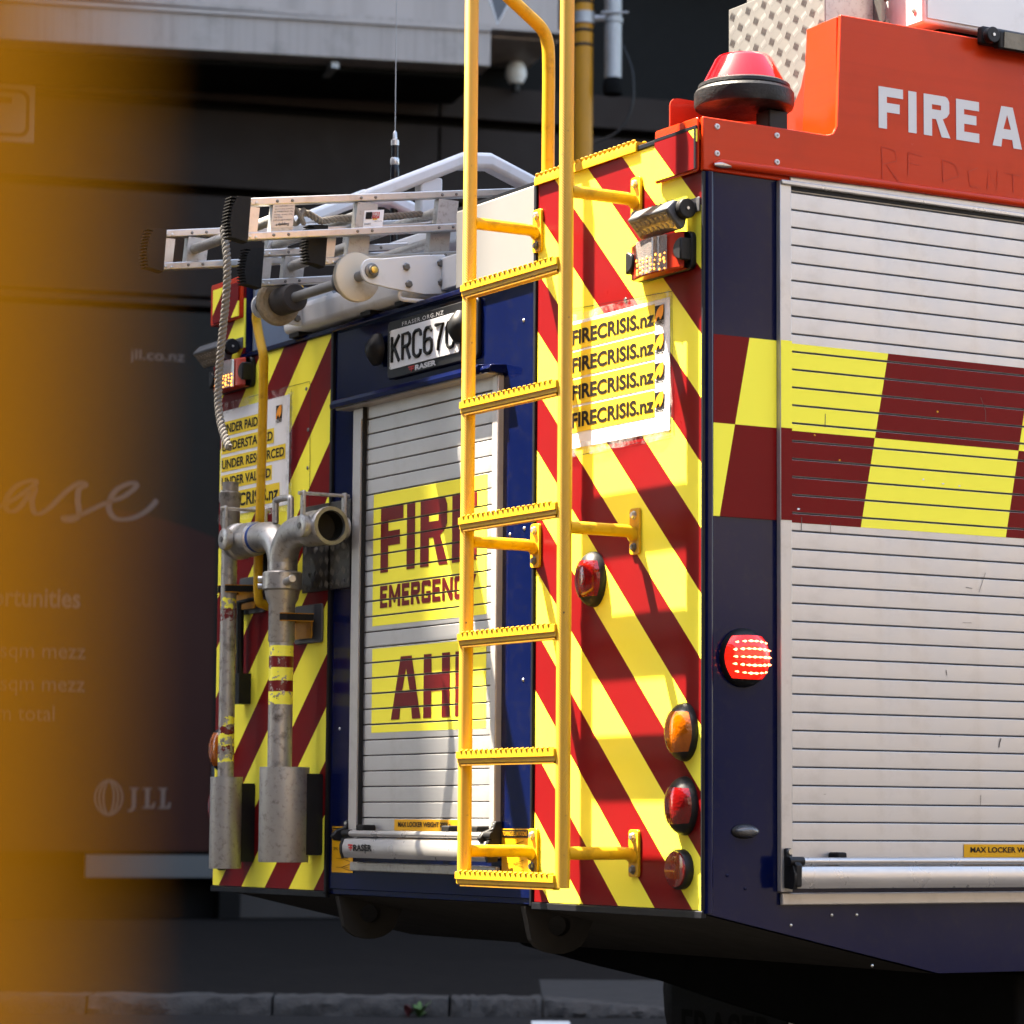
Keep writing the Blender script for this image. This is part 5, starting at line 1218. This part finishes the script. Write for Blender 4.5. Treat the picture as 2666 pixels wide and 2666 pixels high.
# ================================================================== STOWED LADDERS
SL = math.tan(R(8.4))
def truss_beam(x, y0, zb_, h, length, parent, n, flip, foot=True, near=True, wide=.03):
    """side beam of a fire ladder: two chords tied by riveted plates, rubber foot at the rear end"""
    t = .020; Z = lambda y: zb_+(y-y0)*SL
    def chord(zo, zh, nm):
        m = MB(); m.add_mesh([(x+dx, y, Z(y)+zo+dz) for y in (y0+.002, y0+length) for dx, dz in ((-wide/2, 0), (wide/2, 0), (wide/2, zh), (-wide/2, zh))],
                             [(0, 1, 2, 3), (4, 7, 6, 5), (0, 4, 5, 1), (1, 5, 6, 2), (2, 6, 7, 3), (3, 7, 4, 0)]); return m.build(nm, 'aluminium', parent, bevel=.0025)
    lo = chord(0, t, 'chord'); up = chord(h-t, t, 'chord')
    lean = .006
    m = MB(); m.add_mesh([(x+dx, y0+.005+yy+(z-0)*.10, Z(y0)+z) for dx in (-wide*.3, wide*.3) for yy, z in ((0, t), (.028, t), (.028, h-t), (0, h-t))],
                         [(0, 1, 2, 3), (4, 7, 6, 5), (0, 4, 5, 1), (1, 5, 6, 2), (2, 6, 7, 3), (3, 7, 4, 0)]); m.build('end_web', 'aluminium', parent)
    y = y0+.072; i = 0; webs = []
    while y < y0+length-.1 and i < n:
        w = .062
        m = MB(); m.add_mesh([(x+dx, y+yy+z*.10, Z(y)+z) for dx in (-wide*.42, wide*.42) for yy, z in ((0, t), (w, t), (w, h-t), (0, h-t))],
                             [(0, 1, 2, 3), (4, 7, 6, 5), (0, 4, 5, 1), (1, 5, 6, 2), (2, 6, 7, 3), (3, 7, 4, 0)]); webs.append(m.build('web_plate', 'aluminium_dull', parent))
        for zz in (t*.5, h-t*.5):
            for yy in (.008, .052):
                MB().lathe([(.0046, 0), (.004, .002), (.001, .003)], (x+wide/2, y+yy+zz*.1, Z(y+yy)+zz), (1, 0, 0), 8).build('rivet', 'dark_bolt', parent)
        y += .25; i += 1
    for zz in (t*.5, h-t*.5):
        for yy in (.012, .03): MB().lathe([(.005, 0), (.0042, .002), (.001, .003)], (x+wide/2, y0+yy, Z(y0)+zz), (1, 0, 0), 8).build('rivet', 'steel_bolt', parent)
    if foot:
        m = MB(); P = [(y0+.004+h*.0, Z(y0)-.006), (y0-.042, Z(y0)+.004), (y0-.048, Z(y0)+h*.35), (y0-.042, Z(y0)+h*.75), (y0-.026, Z(y0)+h+.002), (y0+.012, Z(y0)+h+.004)]
        m.prism(P, 'x', x-wide*.62, x+wide*.62)
        k = 13
        for j in range(k):
            z = Z(y0)+.004+(h-.006)*j/(k-1); yy = y0-.048+.020*abs(j/(k-1)-.35)**1.5
            m.prism([(yy+.012, z-.0032), (yy-.008, z-.0012), (yy-.008, z+.0012), (yy+.012, z+.0032)], 'x', x-wide*.6, x+wide*.6)
        m.build('rubber_foot', 'rubber', parent)
    return webs
LA = empty('ladder', (-1.69, -.5, 2.56)); tag(LA, 'wide aluminium ladder section on top of the stack with inspection tag', 'ladder', None)
wa = truss_beam(-1.42, -.5, 2.562, .112, 3.3, LA, 12, 1); truss_beam(-1.958, -.5, 2.566, .112, 3.3, LA, 12, -1)
def lrungs(y0, zb_, h, xa, xb, parent, n, r=.0145):
    for i in range(n):
        y = y0+.10+i*.25; MB().cyl((xa, y, zb_+(y-y0)*SL+h*.5), (xb, y, zb_+(y-y0)*SL+h*.5), r, n=14).build('rung', 'aluminium_dull', parent)
lrungs(-.5, 2.564, .112, -1.958, -1.42, LA, 12)
LB = empty('ladder', (-1.66, -.25, 2.53)); tag(LB, 'narrower aluminium ladder section nested under the wide one on the roller', 'ladder')
truss_beam(-1.462, -.25, 2.528, .104, 3.0, LB, 11, 1); truss_beam(-1.852, -.25, 2.528, .104, 3.0, LB, 11, -1)
lrungs(-.25, 2.528, .104, -1.852, -1.462, LB, 11)
# rating plate and inspection tag riveted to the near beam
def on_beam(u, z, y0=-.5, zb_=2.562): return (u, zb_+(u-y0)*SL+z)
def beam_plate(nm, ya, yb, za, zb2, off, mat, parent):
    P = [(ya+za*.1, za), (yb+za*.1, za), (yb+zb2*.1, zb2), (ya+zb2*.1, zb2)]
    m = MB(); m.add_mesh([(off, *on_beam(*p)) for p in P], [(0, 1, 2, 3)]); return m.build(nm, mat, parent, smooth=False)
xo = -1.42+.0132
rp = beam_plate('rating_plate', -.430, -.366, .030, .095, xo, 'frame_silver', LA)
def beam_text(body, ya, yb, za, zb2, mat, parent, upside=False, off=.0015, bold=0.):
    pf = fit(font_flat(body, bold), ya, yb, za, zb2)
    if upside: pf = [(ya+yb-p[0], za+zb2-p[1]) for p in pf[0]], pf[1]
    m = MB(); m.add_mesh([(xo+off, *on_beam(p[0]+p[1]*.1, p[1])) for p in pf[0]], pf[1]); return m.build('lettering', mat, parent, smooth=False, recalc=False)
beam_text('Supply+', -.418, -.378, .033, .043, 'label_black', rp, True, bold=.02)
for i, t in enumerate(('Conforms to EN1147:2010', 'Serial No.', 'Type / Person  Rescue', 'Year of manufacture 20', 'Papworth Everard, UK', 'www.supplyplus.com')):
    beam_text(t, -.425, -.370 if i != 1 else -.40, .047+i*.0075, .0515+i*.0075, 'label_black', rp, True)
tg_ = beam_plate('inspection_tag', -.155, -.095, .018, .066, xo, 'label_white', LA)
for a, b, c, d, mt in ((-.150, -.131, .042, .061, 'label_black'), (-.130, -.108, .043, .060, 'label_red'), (-.128, -.114, .0395, .0425, 'label_amber')):
    m = MB(); m.add_mesh([(xo+.0012, *on_beam(p[0]+p[1]*.1, p[1])) for p in ((a, c), (b, c), (b, d), (a, d))], [(0, 1, 2, 3)]); m.build('tag_print', mt, tg_, smooth=False)
beam_text('FIRE', -.1285, -.110, .050, .0585, 'letter_white', tg_, off=.002, bold=.02); beam_text('EMERGENCY', -.1285, -.110, .0455, .048, 'letter_white', tg_, off=.002)
beam_text('PASSED', -.152, -.132, .026, .031, 'label_black', tg_); beam_text('INSPECTION DATE', -.122, -.100, .034, .0365, 'label_black', tg_)

# ================================================================== ROPE
RO = empty('rope', (-1.66, -.46, 2.6)); tag(RO, 'grey twisted rope hanging from the ladder end with knot', 'rope')
def twisted(path, r, turns, name):
    P = smooth_path(path, 14); out = []
    Ls = [0]
    for a, b in zip(P, P[1:]): Ls.append(Ls[-1]+(Vector(b)-Vector(a)).length)
    for s in range(3):
        m = MB(); pts = []
        for i, p in enumerate(P):
            d = (Vector(P[min(i+1, len(P)-1)])-Vector(P[max(0, i-1)])).normalized(); a1 = d.orthogonal() if abs(d.z) > .99 else d.cross(Vector((0, 0, 1))).normalized()
            a1 = d.cross(Vector((.3, .9, .1))).normalized(); a2 = d.cross(a1); th = 2*math.pi*(s/3+Ls[i]*turns)
            pts.append(Vector(p)+(a1*math.cos(th)+a2*math.sin(th))*r*.54)
        # resample so the helix stays round
        m.tube(pts, r*.56, 9); m.build(name, 'rope_fibre', RO)
def at(px_, py_, off):
    """point on the plane y = -off that the rope passes, from its measured place on the picture of the rear"""
    d = cam_fwd+cam_right*((px_-1333)/7850)-cam_up*((py_-1333)/7850); k = (-off-CAM.y)/d.y; return tuple(CAM+d*k)
hang = [at(*q, .44) for q in ((582, 590), (588, 640), (592, 700), (588, 780), (578, 880), (571, 960), (568, 1030), (570, 1070), (577, 1110), (588, 1145), (596, 1166))]
def dense(P, n=6):
    return [P[0]]+[tuple(Vector(a).lerp(Vector(b), (k+1)/n)) for a, b in zip(P, P[1:]) for k in range(n)]
twisted(dense(smooth_path(hang, 3), 2), .0105, 26, 'strand')
inner = [(-1.45, -.36, 2.665), (-1.44, -.30, 2.66), (-1.445, -.26, 2.645), (-1.45, -.2, 2.66), (-1.45, -.1, 2.672), (-1.45, .05, 2.70)]
twisted(dense(inner, 4), .009, 28, 'strand')
knot = [(-1.435+.014*math.cos(t*1.0), -.335+.017*math.sin(t), 2.648+.018*math.sin(t*1.5)) for t in [i*.35 for i in range(26)]]
m = MB(); m.tube(smooth_path(knot, 2), .0068, 9); m.build('knot', 'rope_fibre', RO)
